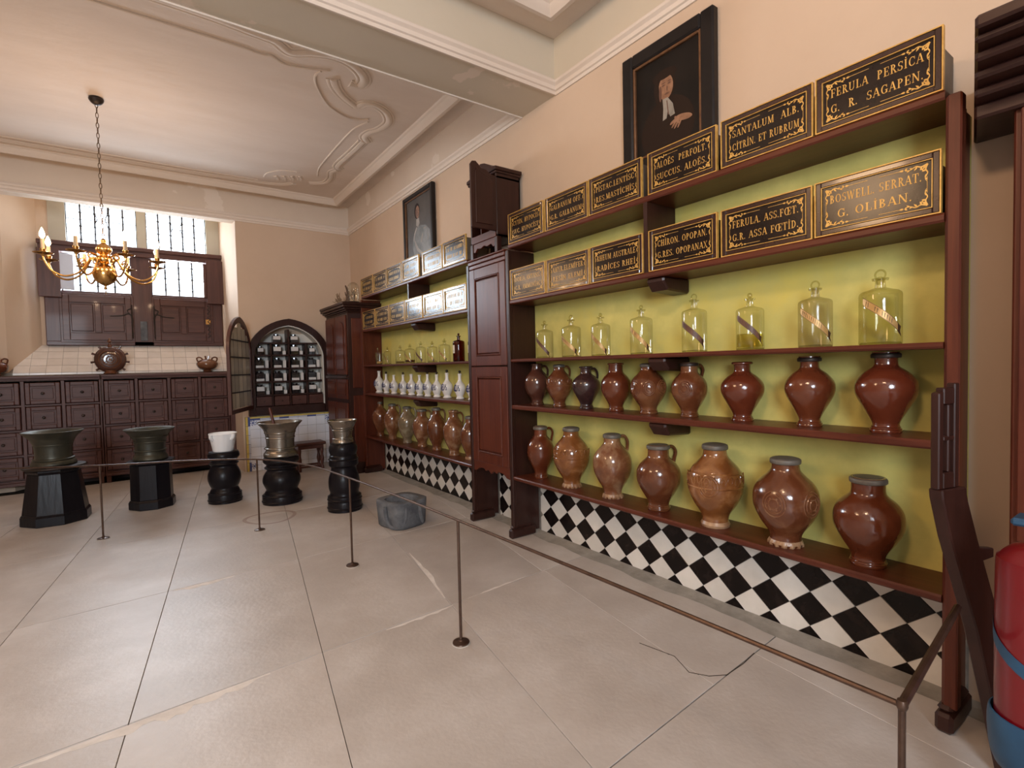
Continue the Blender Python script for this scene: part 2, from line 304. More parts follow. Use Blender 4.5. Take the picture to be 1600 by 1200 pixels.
# ceiling, beam, cornices
ce = struct(MB().box(-4.3, 2.95, -3.3, 9.3, 3.9, 4.08).obj('ceiling', m_ceil))
struct(MB().box(-4.15, WX, 3.07, 3.5, 3.485, 3.9).obj('ceiling_beam', m_frieze))
struct(MB().box(WX-.012, WX, -3.1, 3.07, 3.5, 3.9).obj('trim_1', m_frieze))
m_frz2 = plaster('far_frieze_plaster', (.64, .535, .44), (.70, .60, .50), (.76, .67, .58))
struct(MB().box(WX-.012, WX, 3.5, BY, 3.5, 3.9).obj('trim_9', m_frz2)); struct(MB().box(-4.1, WX-.012, BY-.012, BY, 3.5, 3.9).obj('trim_10', m_frz2))
def sweep_xy(path, profile, closed=False):
    """profile (offset inward, z) swept along a plan polyline, mitred; inward = left of travel"""
    P = [Vector(p) for p in path]; N = len(P); vs = []; fs = []
    for i in range(N):
        d0 = (P[i]-P[i-1]) if (i or closed) else (P[1]-P[0]); d1 = (P[(i+1) % N]-P[i]) if (i < N-1 or closed) else d0
        d0 = d0.normalized(); d1 = d1.normalized(); n0 = Vector((-d0.y, d0.x)); n1 = Vector((-d1.y, d1.x)); b = (n0+n1); b /= max(b.length_squared/2, .2)
        for off, z in profile: vs.append((P[i].x+b.x*off, P[i].y+b.y*off, z))
    k = len(profile)
    for i in range(N if closed else N-1):
        for j in range(k): a, b2 = i*k, ((i+1) % N)*k; fs.append((a+j, a+(j+1) % k, b2+(j+1) % k, b2+j))
    if not closed: fs += [tuple(range(k)), tuple(range((N-1)*k, N*k))[::-1]]
    return vs, fs
corn = [(0, 3.475), (.012, 3.475), (.018, 3.495), (.030, 3.50), (.034, 3.525), (.052, 3.54), (.056, 3.555), (.04, 3.56), (.036, 3.575), (.0, 3.58)]
cm = [(.012, 3.9), (.012, 3.865)] ; 
mould = [(.20, 3.905), (.20, 3.87), (.212, 3.845), (.228, 3.835), (.24, 3.82), (.27, 3.818), (.285, 3.835), (.30, 3.85), (.31, 3.875), (.325, 3.885), (.335, 3.905)]
for nm, pr in (('trim_2', corn), ('trim_4', mould)):
    far = [(WX, 3.5), (WX, BY), (-4.15, BY), (-4.15, 3.5)]
    q = MB(); q.add(*sweep_xy(far, pr, True)); struct(q.obj(nm, m_trim, smooth=True, ang=25))
for nm, pr in (('trim_3', corn), ('trim_5', mould)):
    near = [(WX, -3.1), (WX, 3.07), (-4.15, 3.07), (-4.15, -3.1)]
    q = MB(); q.add(*sweep_xy(near, pr, True)); struct(q.obj(nm, m_trim, smooth=True, ang=25))
# stucco scrollwork on the far ceiling
SCR = []
def scroll(pts, r=.035, flat_=.55):
    q = MB(); P = spline([(x, y, 3.9) for x, y in pts], 8)
    for dr, rr in ((0, r), (r*1.35, r*.45), (-r*1.2, r*.35)):
        Q = []
        for i, p in enumerate(P):
            t = (P[min(i+1, len(P)-1)]-P[max(i-1, 0)]).normalized(); Q.append(p+Vector((-t.y, t.x, 0))*dr)
        q.tube(Q, rr, 8)
    q.v = [(x, y, 3.9+(z-3.9)*flat_) for x, y, z in q.v]
    return q.obj('scroll_moulding', m_trim, ce, smooth=True)
def bead(pts, r=.011):
    q = MB().tube([tuple(p) for p in spline([(x, y, 3.9) for x, y in pts], 8)], r, 6); return q.obj('bead_moulding', m_trim, ce, smooth=True)
scroll([(-4.0, 4.2), (-1.5, 4.2), (.2, 4.19), (.77, 4.23), (.91, 4.25), (1.03, 4.33), (1.17, 4.25), (1.32, 4.2), (1.46, 4.22), (1.58, 4.3), (1.65, 4.41), (1.64, 4.52), (1.56, 4.53)], .04)
scroll([(1.42, 4.53), (1.48, 4.65), (1.58, 4.77), (1.74, 4.89)], .036)
scroll([(1.75, 4.87), (1.79, 4.78), (1.89, 4.76), (2.03, 4.85), (2.12, 5.02), (2.10, 5.22), (2.04, 5.34), (2.03, 5.47), (2.1, 5.57)], .036)
scroll([(2.06, 5.58), (2.05, 5.92), (2.03, 6.4), (2.08, 6.5)], .038)
scroll([(2.07, 6.56), (2.03, 6.66), (2.08, 6.88), (2.06, 7.1), (1.9, 7.21)], .034)
scroll([(1.73, 7.32), (1.63, 7.45), (1.4, 7.52), (.98, 7.56), (.38, 7.60), (-1.0, 7.60), (-4.0, 7.60)], .034)
for k in range(4): scroll([(1.46+.085*k, 7.16-.05*k), (1.50+.085*k, 7.22-.045*k), (1.52+.085*k, 7.30-.045*k)], .022, .6)
bead([(1.3, 4.47), (1.28, 4.57), (1.34, 4.74), (1.51, 5.0), (1.71, 5.13), (1.84, 5.13), (1.92, 5.06)])
bead([(1.94, 5.12), (1.88, 5.3), (1.86, 5.5), (1.85, 5.97), (1.85, 6.38), (1.86, 6.64), (1.91, 6.88)])
bead([(-4.0, 4.46), (.2, 4.46), (.81, 4.48), (.91, 4.46), (1.02, 4.52), (1.16, 4.5), (1.36, 4.42)])
bead([(1.66, 6.87), (1.48, 6.93), (1.36, 7.11), (1.35, 7.28)]); bead([(1.3, 7.42), (.4, 7.45), (-1, 7.45), (-4.0, 7.45)], .009)
# tiled sill of the bay
sl = MB().prism([(8.47, 1.0), (8.47, 1.405), (8.60, 1.415), (8.60, 1.44), (9.02, 1.80), (9.12, 1.80), (9.12, 1.0)], -1.6, 1.085, 'x').obj('trim_6', m_grout); struct(sl)
for i in range(16):
    x = -1.30 + .150*i
    if x > .95: break
    x1 = min(x+.147, 1.06)
    for j in range(4):
        t0, t1 = j/4+.006, (j+1)/4-.006
        xl, xr_ = x, x1
        def P(t, h=.006): return (8.60+.42*t-h*.65, 1.44+.36*t+h*.76)
        a, b = P(t0), P(t1); a0, b0 = P(t0, -.004), P(t1, -.004)
        MB().prism([a0, b0, b, a], xl, xr_, 'x').obj('tile', m_sill, sl)
    MB().box(x, x1, 8.592, 8.600, 1.418, 1.440).obj('tile', m_sill, sl)

# ---- the big window
WY = 9.0
win = struct(MB().box(-.95, -.775, WY, WY+.12, 3.14, 3.86).box(.83, 1.0, WY, WY+.12, 3.14, 3.86).box(-.012, .095, WY-.02, WY+.12, 3.16, 3.86).obj('window_1', m_stoneframe))
fr = MB()
fr.box(-1.02, -.86, WY-.04, WY+.1, 1.80, 3.06); fr.box(.86, 1.0, WY-.04, WY+.1, 1.80, 3.06); fr.box(-.10, .135, WY-.05, WY+.1, 1.80, 3.06)
fr.obj('frame', oak_z, win, bevel=.008)
fr = MB(); fr.box(-1.05, 1.06, WY-.10, WY+.1, 3.03, 3.14); fr.box(-1.06, 1.07, WY-.13, WY-.08, 3.10, 3.16); fr.box(-1.02, 1.0, WY-.05, WY+.1, 1.80, 1.86); fr.box(-.86, -.1, WY-.03, WY+.08, 2.47, 2.53); fr.box(.135, .86, WY-.03, WY+.08, 2.47, 2.53)
fr.obj('transom', oak_x, win, bevel=.008)
def lead_light(x0, x1, z0, z1, nx, nz):
    q = MB()
    for i in range(nx+1): x = x0+(x1-x0)*i/nx; q.box(x-.010, x+.010, WY+.038, WY+.052, z0, z1)
    for k in range(nz+1): z = z0+(z1-z0)*k/nz; q.box(x0, x1, WY+.041, WY+.049, z-.0045, z+.0045)
    for i in range(1, nx):
        x = x0+(x1-x0)*i/nx
        for k in range(nz): z = z0+(z1-z0)*(k+.5)/nz; q.box(x-.016, x+.016, WY+.034, WY+.052, z-.010, z+.010)
    q.obj('cames', m_lead, win)
    pm = MB().box(-(x1-x0)/nx/2+.006, (x1-x0)/nx/2-.006, -.0015, .0015, -(z1-z0)/nz/2+.003, (z1-z0)/nz/2-.003).mesh('pane', g_pane)
    for i in range(nx):
        for k in range(nz): link('pane', pm, win, 0, (x0+(x1-x0)*(i+.5)/nx, WY+.045, z0+(z1-z0)*(k+.5)/nz))
lead_light(-.775, -.012, 3.14, 3.86, 5, 4); lead_light(.095, .83, 3.14, 3.86, 5, 4)
lead_light(-.84, -.1, 2.53, 3.03, 4, 3); lead_light(.135, .80, 2.53, 3.03, 4, 3)
for sx in (-.40, .46):                                              # bent stanchions
    MB().tube(spline([(sx-.07, WY+.02, 3.84), (sx-.07, WY+.02, 3.62), (sx-.045, WY+.02, 3.52), (sx-.07, WY+.02, 3.42), (sx-.07, WY+.02, 3.16)], 6), .006, 6).obj('stanchion', m_lead, win, smooth=True)
    MB().tube(spline([(sx+.07, WY+.02, 3.84), (sx+.07, WY+.02, 3.62), (sx+.045, WY+.02, 3.52), (sx+.07, WY+.02, 3.42), (sx+.07, WY+.02, 3.16)], 6), .006, 6).obj('stanchion', m_lead, win, smooth=True)
def shutter(x0, x1):
    s = MB(); y = WY-.051
    s.box(x0-.03, x1+.03, y-.012, y, 1.84, 2.50)
    for a, b, c, d in ((x0, x0+.07, 1.87, 2.47), (x1-.07, x1, 1.87, 2.47), (x0+.07, x1-.07, 1.87, 1.97), (x0+.07, x1-.07, 2.37, 2.47), ((x0+x1)/2-.035, (x0+x1)/2+.035, 1.97, 2.37)): s.box(a, b, y-.032, y-.012, c, d)
    o = s.obj('shutter', oak_x, win, bevel=.005)
    for a, b in ((x0+.085, (x0+x1)/2-.05), ((x0+x1)/2+.05, x1-.085)): MB().box(a, b, y-.026, y-.0121, 1.99, 2.35).obj('panel', oak_x, o, bevel=.012)
    return o
s1 = shutter(-.845, -.115); s2 = shutter(.15, .845)
for s_, x, d in ((s1, -.11, -1), (s2, .145, 1)):
    h = MB(); h.tube(spline([(x, WY-.085, 2.05), (x, WY-.09, 2.18), (x+d*.03, WY-.09, 2.24), (x+d*.12, WY-.088, 2.21), (x+d*.24, WY-.088, 2.20)], 6), lambda t: .012-.006*t, 6)
    h.tube(spline([(x, WY-.09, 2.20), (x+d*.05, WY-.09, 2.28), (x+d*.01, WY-.09, 2.31)], 6), .008, 6); h.tube([(x, WY-.085, 1.9), (x, WY-.085, 2.36)], .009, 6)
    h.obj('strap_hinge', m_iron, s_, smooth=True)
h = MB()
for k in range(8): z = 1.92+.06*k; h.tube(spline([(.80, WY-.085, z), (.83, WY-.09, z+.03), (.80, WY-.085, z+.055)], 5), .006, 5)
h.obj('strap_hinge', m_iron, s2, smooth=True)
MB().box(.775, .835, WY-.088, WY-.083, 2.12, 2.19).obj('lock_plate', m_brass, s2)
MB().box(-.02, .06, WY-.075, WY-.051, 1.87, 2.14).obj('lock_block', m_grey, win, bevel=.006)
m_open = M('frosted_pane', (.55, .60, .72), (.62, .67, .78), 4, .3)
cs = MB().prism([(-.842, WY-.128), (-.71, WY-.058), (-.715, WY-.05), (-.845, WY-.12)], 2.53, 3.0, 'z').obj('open_casement', m_open, win)
# folded-back upper shutters on both sides and the casement standing open on the left
MB().box(-1.06, -.84, WY-.16, WY-.13, 2.42, 3.04).obj('folded_shutter', oak_z, win, bevel=.006)
MB().box(.80, 1.05, WY-.16, WY-.13, 2.42, 3.06).obj('folded_shutter', oak_z, win, bevel=.006)
MB().box(.76, .80, WY-.165, WY-.12, 2.5, 3.0).obj('folded_shutter', oak_z, win, bevel=.006)

# ------------------------------------------------------------------ drawer cabinets under the window
def drawer_unit(x0, x1, ncol, label, endleg):
    W = x1-x0; t = thing('drawer_cabinet', label, 'drawer cabinet', (x0, 8.45, 0), group='apothecary drawer cabinets')
    b = MB(); b.box(0, W, .02, .36, .09, 1.34); b.obj('carcass', oak_x, t)
    q = MB(); q.box(-.0, W, -.035, .37, 1.375, 1.405); q.box(0, W, -.018, .02, 1.345, 1.375); q.box(0, W, -.028, .02, 1.36, 1.378); q.obj('top_moulding', oak_x, t, bevel=.006)
    q = MB(); q.box(0, W, -.012, .02, .085, .125); q.box(0, W, -.004, .02, .125, .15); q.obj('base_rail', oak_x, t, bevel=.004)
    pw = .37 if ncol != 4 else W/4
    zs = [.15, .445, .745, 1.045, 1.34]
    q = MB()
    edges = [W-pw*i for i in range(ncol+1)]
    for e in edges: q.box(max(e-.018, 0), min(e+.018, W), -.006, .02, .15, 1.345)
    q.obj('stile', oak_z, t, bevel=.003)
    q = MB()
    for z in zs[1:4]: q.box(0, W, -.003, .02, z-.012, z+.012)
    q.obj('rail', oak_x, t, bevel=.003)
    w_ = pw-.05; 
    for e in edges[:-1]:
        for k in range(4):
            cx = e-pw/2; cz = (zs[k]+zs[k+1])/2; h = zs[k+1]-zs[k]-.034
            if cx-w_/2 < 0: continue
            key = (round(w_, 3), round(h, 3))
            if key not in DR:
                d = MB(); d.box(-w_/2, w_/2, -.010, .015, -h/2, h/2)
                fw, fh = w_/2, h/2; i = .045
                for a, b_, c, e_ in ((-fw, -fw+i, -fh, fh), (fw-i, fw, -fh, fh), (-fw+i, fw-i, -fh, -fh+i), (-fw+i, fw-i, fh-i, fh)): d.box(a, b_, -.026, -.010, c, e_)
                p = MB().box(-fw+i+.018, fw-i-.018, -.018, -.0101, -fh+i+.018, fh-i-.018)
                kn = MB().lathe(prof([(.006, 0), (.006, .012), (.015, .018), (.017, .026), (.010, .034), (0, .036)], 3), 10)
                kn.v = [(x, -.017-z, y) for x, y, z in kn.v]
                DR[key] = (d.mesh('drawer', oak_x), p.mesh('panel', oak_x), kn.mesh('knob', m_iron, True))
            a, p, kn = DR[key]
            dr = link('drawer', a, t, .006, (cx, -.004, cz)); link('panel', p, dr, .008); link('knob', kn, dr)
    for lx in endleg: MB().box(lx-.025, lx+.025, 0, .05, 0, .09).obj('foot', oak_z, t, bevel=.004)
    MB().box(.05, W-.05, .28, .32, 0, .09).obj('foot', dk_z, t)
    return t
DR = {}
drawer_unit(-1.60, -.463, 3, 'left brown drawer cabinet under the window, behind the green-black mortar', [1.10])
drawer_unit(-.455, .985, 4, 'right brown drawer cabinet under the window, behind the white marble mortar', [.03, 1.40])
q = MB(); q.box(.99, 1.085, 8.42, 8.8, 0, 1.40); struct(q.obj('trim_7', oak_z, bevel=.006))

# ------------------------------------------------------------------ arched wall cupboard
ac = thing('arched_cupboard', 'pointed-arch wall cupboard with pigeonholes and an open leaded glass door', 'wall cupboard', (0, 0, 0))
ao = arch(1.165, 2.295, 1.64, 2.152); ai = arch(AIL+.012, AIR-.0, AZS, AZA)
def ring(outer, inner, y0, y1, m):
    n = len(outer); vs = []; fs = []
    for (x, z), (x2, z2) in zip(outer, inner): vs += [(x, y0, z), (x2, y0, z2), (x2, y1, z2), (x, y1, z)]
    for i in range(n-1):
        a, b = i*4, i*4+4
        for j in range(4): fs.append((a+j, a+(j+1) % 4, b+(j+1) % 4, b+j))
    fs += [(0, 1, 2, 3), ((n-1)*4+3, (n-1)*4+2, (n-1)*4+1, (n-1)*4)]
    m.add(vs, fs)
q = MB(); ring([(2.295, .775)] + ao + [(1.165, .775)], [(AIR, .775)] + ai + [(AIL+.012, .775)], 7.935, 8.0, q)
q.obj('arch_frame', dk_z, ac, smooth=True, ang=30)
q = MB(); ring([(AIR-.002, .78)] + arch(AIL+.002, AIR-.002, AZS, AZA-.003) + [(AIL+.002, .78)], [(AIR-.014, .78)] + arch(AIL+.014, AIR-.014, AZS, AZA-.016) + [(AIL+.014, .78)], 7.96, 8.215, q)
q.obj('white_lining', m_whitew, ac, smooth=True, ang=30)
MB().box(AIL+.02, AIR-.02, 8.20, 8.219, .78, 1.95).obj('back_board', m_whitew, ac)
MB().box(AIL, AIR-.005, 7.925, 8.18, .778, .90).obj('base_board', dk_y, ac, bevel=.006)
shz = [1.055, 1.245, 1.435, 1.625, 1.80]
def halfw(z):
    best = .47
    if z > AZS:
        for (x, zz) in arch(AIL, AIR, AZS, AZA, 40):
            if zz <= z: best = min(best, abs(x-xm)) if x > xm else best
    return best-.016
q = MB()
for z in shz: hw = halfw(z); q.box(xm-hw, xm+hw, 7.985, 8.19, z-.011, z+.011)
q.obj('shelf', dk_y, ac, bevel=.003)
q = MB()
for x in (xm-.24, xm, xm+.24):
    q.box(x-.012, x+.012, 7.985, 8.19, .90, 1.80 if abs(x-xm) > .1 else 2.0)
q.obj('divider', dk_z, ac, bevel=.003)
for i in range(4):
    c = xm-.355+.2375*i
    d = MB().box(c-.10, c+.10, 7.972, 8.17, .905, 1.038).obj('drawer', oak_x, ac, bevel=.004)
    kn = MB().lathe(prof([(.004, 0), (.009, .008), (.008, .014), (0, .016)], 3), 8); kn.v = [(c+x, 7.972-z, .97+y) for x, y, z in kn.v]; kn.obj('knob', m_iron, d, smooth=True)
# open door, hinged on the left, leaf swung out into the room
dh = Vector((1.205, 7.93)); dn = Vector((.825, 7.03)); dl = (dn-dh).length; ddir = (dn-dh)/dl
def D3(u, z, off=0): return (dh.x+ddir.x*u-ddir.y*off, dh.y+ddir.y*u+ddir.x*off, z)
dp = [(0, .88)] + [(0+x, z) for x, z in [(p[0], p[1]) for p in arch(0, dl, 1.70, 2.11)][::-1]] + [(dl, .88)]
di = [(.05, .93)] + [(p[0], p[1]) for p in arch(.05, dl-.05, 1.70, 2.04)][::-1] + [(dl-.05, .93)]
q = MB(); n = len(dp); vs = []; fs = []
for (a, b), (c, d) in zip(dp, di): vs += [D3(a, b, -.018), D3(c, d, -.018), D3(c, d, .018), D3(a, b, .018)]
for i in range(n):
    a, b = i*4, ((i+1) % n)*4
    for j in range(4): fs.append((a+j, a+(j+1) % 4, b+(j+1) % 4, b+j))
q.add(vs, fs); door = q.obj('glazed_door', oak_z, ac)
zb = [.93, 1.14, 1.36, 1.585, 1.80, 2.04]
def inw(z):
    if z <= 1.70: return .05, dl-.05
    pts = arch(.05, dl-.05, 1.70, 2.04, 40); xr2 = dl-.05
    for x, zz in pts:
        if zz <= z and x > dl/2: xr2 = x
    return dl-xr2, xr2
q = MB()
for z in zb[1:5]:
    a, b = inw(z); q.add([D3(u, zz, o) for o in (-.01, .01) for u, zz in ((a, z-.008), (b, z-.008), (b, z+.008), (a, z+.008))], [(0, 1, 2, 3), (4, 5, 6, 7), (0, 1, 5, 4), (1, 2, 6, 5), (2, 3, 7, 6), (3, 0, 4, 7)])
q.obj('glazing_bar', m_lead, door)
q2 = MB()
for r in range(5):
    z0, z1 = zb[r]+.008, zb[r+1]-.008; ncol = 5
    lo_, hi_ = .05, dl-.05
    for c in range(ncol):
        u0, u1 = lo_+(hi_-lo_)*c/ncol, lo_+(hi_-lo_)*(c+1)/ncol
        pts = []
        for zz in (z0, z0+(z1-z0)*.35, z0+(z1-z0)*.7, z1):
            a, b = inw(min(zz, 2.035)); pts.append((max(u0+.004, min(a, u1)), min(u1-.004, max(b, u0)), zz))
        pts = [p for p in pts if p[1]-p[0] > .004]
        if len(pts) < 2: continue
        poly = [(p[1], p[2]) for p in pts] + [(p[0], p[2]) for p in pts[::-1]]
        m_ = MB(); k = len(poly); m_.add([D3(u, z, -.003) for u, z in poly] + [D3(u, z, .003) for u, z in poly], [tuple(range(k)), tuple(range(k, 2*k))[::-1]] + [(i, (i+1) % k, k+(i+1) % k, k+i) for i in range(k)])
        m_.obj('pane', m_doorpane, door)
        if c and pts: q2.tube([D3(u0, pts[0][2], 0), D3(u0, pts[-1][2], 0)], .005, 5)
q2.obj('cames', m_lead, door)
# dark jars and white boxes in the pigeonholes
rown = ['bottom row', 'second row from below', 'third row from below', 'fourth row from below', 'top row under the arch']; coln = ['far left', 'left of centre', 'right of centre', 'far right']
for r in range(5):
    z = shz[r]+.0112
    for c in range(4):
        if r == 4 and c in (0, 3): continue
        cx = xm-.355+.2375*c; big = .128 if r < 4 else .11
        if r == 3: cx += {0: .02, 3: .012}.get(c, 0)
        k = (r+c) % 2
        lab = '%s, %s' % (rown[r], coln[c])
        j = thing('square_jar', 'dark jar in arched cupboard, ' + lab, 'jar', (cx-.032, 8.08, z), group='dark jars in the arched cupboard')
        hh = .145 if r < 4 else .12
        if r == 3 and c in (0, 3): j.scale = (.75, .8, .85)
        q = MB().box(-.055, .055, -.05, .05, 0, hh*.80); q.lathe([(.03, hh*.80), (.03, hh*.86), (.036, hh*.87), (.036, hh), (0, hh+.001)], 12); q.obj('body', m_blackjar, j, bevel=.006)
        if r in (0, 3, 4): MB().box(-.05, .05, -.0516, -.0502, hh*.36, hh*.78).obj('paper_label', m_ware, j)
        else: MB().box(-.052, .052, -.0516, -.0502, hh*.02, hh*.26).obj('paper_label', m_ware, j)
        if r < 3 or (r == 3 and c in (1, 2)):
            b = MB().box(cx+.042, cx+.085, 8.04, 8.12, z, z+(.11 if r in (1, 2) else .055)).obj('white_box', m_ware, bevel=.003)
            tag(b, 'white box in arched cupboard, ' + lab, 'box', 'white boxes in the arched cupboard')
# Delft tile panel below the cupboard
tp = struct(MB().box(1.115, 2.33, 7.965, 8.0, 0, .765).obj('trim_8', m_grout))
tw, x0 = .1275, 1.175
for i in range(9):
    for k in range(6):
        z1 = .715-.1275*k; z0 = max(z1-.1245, .003)
        x = x0+tw*i
        if z1-z0 < .03: continue
        MB().box(x, min(x+tw-.003, 2.31), 7.958, 7.966, z0, z1).obj('tile', m_tilebl, tp)
for i in range(9): MB().box(x0+tw*i, min(x0+tw*i+tw-.003, 2.31), 7.957, 7.966, .74, .763).obj('border_tile', m_tyel, tp)
for k in range(6): MB().box(1.118, 1.145, 7.957, 7.966, .002+.1275*k, .124+.1275*k).obj('border_tile', m_tyel, tp)
for i in range(9): MB().box(x0+tw*i, min(x0+tw*i+tw-.003, 2.31), 7.957, 7.966, .718, .738).obj('blue_border_tile', m_blue if i % 3 == 0 else m_tilebl, tp)
for k in range(6): MB().box(1.148, 1.173, 7.957, 7.966, .002+.1275*k, .124+.1275*k).obj('blue_border_tile', m_blue if k in (0, 5) else m_tilebl, tp)
q = MB(); q.box(1.15, 2.31, 7.9555, 7.957, .728, .732); q.box(1.158, 1.162, 7.9555, 7.957, .02, .73); 
for cx in (1.21, 2.24):
    for k in range(6): a = k*1.05; q.tube(spline([(cx, 7.956, .68), (cx+.03*math.cos(a), 7.956, .68+.03*math.sin(a)), (cx+.05*math.cos(a+.5), 7.956, .68+.04*math.sin(a+.5))], 4), .004, 4)
q.obj('blue_scrollwork', m_blue, tp)
for cx in (1.21,):
    q = MB()
    for k in range(6): a = k*1.05; q.tube(spline([(cx, 7.956, .07), (cx+.03*math.cos(a), 7.956, .07+.03*math.sin(a)), (cx+.05*math.cos(a+.5), 7.956, .07+.04*math.sin(a+.5))], 4), .004, 4)
    q.obj('blue_scrollwork', m_blue, tp)

# ------------------------------------------------------------------ corner cabinet
cc = thing('corner_cabinet', 'tall dark red-brown cupboard with arched door panels in the far corner', 'cupboard', (2.2, 6.79, 0))
MB().box(0, .455, 0, .95, .06, 2.15).obj('body', dk_z, cc, bevel=.006)
q = MB()
for o_, a, b in ((.0, 2.15, 2.17), (.02, 2.17, 2.19), (.045, 2.19, 2.215), (.07, 2.215, 2.25), (.08, 2.25, 2.285)): q.box(-o_, .455, -o_*.9, .95+o_*.5, a, b)
q.obj('cornice', dk_y, cc, bevel=.006)
MB().box(-.02, .455, -.0, .96, 0, .08).obj('plinth', dk_y, cc, bevel=.006)
for (y0, y1) in ((.03, .465), (.485, .92)):
    d = MB().box(-.022, 0, y0, y1, 1.33, 2.12).obj('door', wood_z, cc, bevel=.004)
    q = MB(); n8 = [(y0+.07, 1.40), (y1-.07, 1.40), (y1-.07, 1.96)] + [((y0+y1)/2+(y1-y0-.14)/2*math.cos(a), 1.96+.09*math.sin(a)) for a in [PI*k/10 for k in range(1, 10)]] + [(y0+.07, 1.96)]
    q.prism(n8, -.032, -.0221, 'x'); q.obj('arched_panel', wood_z, d, bevel=.010)
    d = MB().box(-.022, 0, y0, y1, 1.0, 1.27).obj('drawer', wood_y, cc, bevel=.004); MB().box(-.030, -.0221, y0+.05, y1-.05, 1.05, 1.22).obj('panel', wood_y, d, bevel=.008)
    d = MB().box(-.022, 0, y0, y1, .12, .95).obj('door', wood_z, cc, bevel=.004); MB().box(-.030, -.0221, y0+.07, y1-.07, .2, .87).obj('panel', wood_z, d, bevel=.008)
MB().box(-.036, 0, .0, .95, 1.28, 1.32).obj('rail_moulding', dk_y, cc, bevel=.006)
for z0, z1 in ((1.15, 2.08), (.15, 1.05)): MB().box(.05, .20, -.012, 0, z0, z1).obj('side_panel', wood_z, cc, bevel=.006)
# specimens on top of it
def dome(x, y, h, r, lab):
    t = thing('glass_dome', lab, 'glass dome', (x, y, 2.286), group='specimens on the corner cabinet')
    MB().lathe(prof([(r*1.15, 0), (r*1.15, .02), (r*1.05, .03), (r*1.02, .035)], 3), 20).obj('wooden_base', m_blackwood, t, smooth=True)
    MB().lathe([(r, .036), (r, h-r)] + [(r*math.cos(a), h-r+r*math.sin(a)) for a in [PI/2*k/6 for k in range(1, 7)]], 20).obj('dome', g_clear, t, smooth=True)
    q = MB()
    for k in range(16):
        a = random.uniform(0, 2*PI); s = random.uniform(.3, .8)*r
        q.tube(spline([(0, 0, .04), (s*.4*math.cos(a), s*.4*math.sin(a), .04+(h-.09)*random.uniform(.2, .5)), (s*math.cos(a+.4), s*math.sin(a+.4), .04+(h-.1)*random.uniform(.4, .95))], 4), lambda t_: .011-.007*t_, 5)
    q.obj('coral', m_coral, t, smooth=True); return t
dome(2.36, 6.98, .30, .075, 'glass dome over pale coral on the near end of the corner cabinet')
ct = thing('dried_coral', 'open bushy pale dried coral on top of the far corner cabinet', 'coral', (2.34, 7.42, 2.286), group='specimens on the corner cabinet')
q = MB(); q.lathe(prof([(.05, 0), (.05, .015), (.02, .03), (.012, .05)], 3), 12)
for k in range(26):
    a = random.uniform(0, 2*PI); s = random.uniform(.06, .16); z = random.uniform(.08, .22)
    q.tube(spline([(0, 0, .04), (s*.45*math.cos(a), s*.45*math.sin(a), z*.6), (s*math.cos(a+.5), s*math.sin(a+.5), z)], 4), lambda t_: .010-.006*t_, 5)
q.obj('branches', m_coral, ct, smooth=True)
ct = thing('dark_horn', 'curved dark brown horn specimen standing between coral and glass dome', 'horn', (2.34, 7.18, 2.286), group='specimens on the corner cabinet')
q = MB().tube(spline([(0, 0, .008), (0, -.03, .1), (0, -.02, .2), (0, .06, .285)], 6), lambda t_: .030-.020*t_, 8); q.obj('horn', m_corald, ct, smooth=True)
q = MB().tube(spline([(0, 0, .12), (0, .06, .16), (0, .085, .20)], 5), lambda t_: .012-.006*t_, 6); q.obj('tine', m_corald, ct, smooth=True)
MB().lathe([(.045, 0), (.045, .012), (.03, .018)], 12).obj('foot', m_corald, ct)

# ------------------------------------------------------------------ shelving on the right wall
FX = 2.385
S1, S2, S3, S4, S5 = 2.36, 1.922, 1.452, 1.085, .507
def bay(y0, y1, label, ymid, ybr, ups):
    t = thing('wall_shelf', label, 'shelf unit', (FX, y0, 0), group='mahogany wall shelves'); D = WX-FX-.004; L_ = y1-y0
    MB().box(D-.016, D, .02, L_-.02, .49, S1-.03).obj('yellow_back', m_yellow, t)
    for z, th in ((S1, .034), (S2, .034), (S3, .024), (S4, .034), (S5, .030)):
        q = MB(); q.prism([(0.006, z-th), (0, z-th+.008), (0, z-.008), (.006, z), (D-.017, z), (D-.017, z-th)], .031, L_-.031, 'y'); q.obj('shelf', wood_y, t)
    for k, (u, top) in enumerate(ups):
        q = MB(); a = u-y0
        q.box(.004, D-.017, a-.015 if k or u > 1 else a+.004, a+.015, .03, top); q.box(-.006, .03, a-.020, a+.020, .09, top) if k or u > 1 else q.box(-.006, .045, a-.034, a+.008, .09, top); q.obj('upright', dk_z if k else wood_z, t, bevel=.005)
        q = MB(); q.box(-.03, .22, a-.028, a+.028, 0, .075); q.box(-.018, .20, a-.024, a+.024, .075, .10); q.obj('sledge_foot', dk_y, t, bevel=.012)
    MB().box(.006, D-.018, ymid-y0-.014, ymid-y0+.014, S2, S1-.034).obj('divider', dk_z, t)
    for z in (S2-.034, S3-.024, S4-.034):
        b = ybr-y0
        MB().prism([(.02, z), (.02, z-.025), (.06, z-.075), (D-.018, z-.085), (D-.018, z)], b-.062, b+.062, 'y').obj('bracket', dk_z, t, bevel=.01)
    return t
bay(.585, 3.385, 'right-hand bay of mahogany shelves with yellow back, nearest the camera', 1.985, 1.935, ((.600, 2.335), (3.370, 2.32)))
bay(3.965, 6.775, 'left-hand bay of mahogany shelves with yellow back, next to the corner cabinet', 5.275, 5.2, ((6.760, 2.32), (3.980, 2.30)))
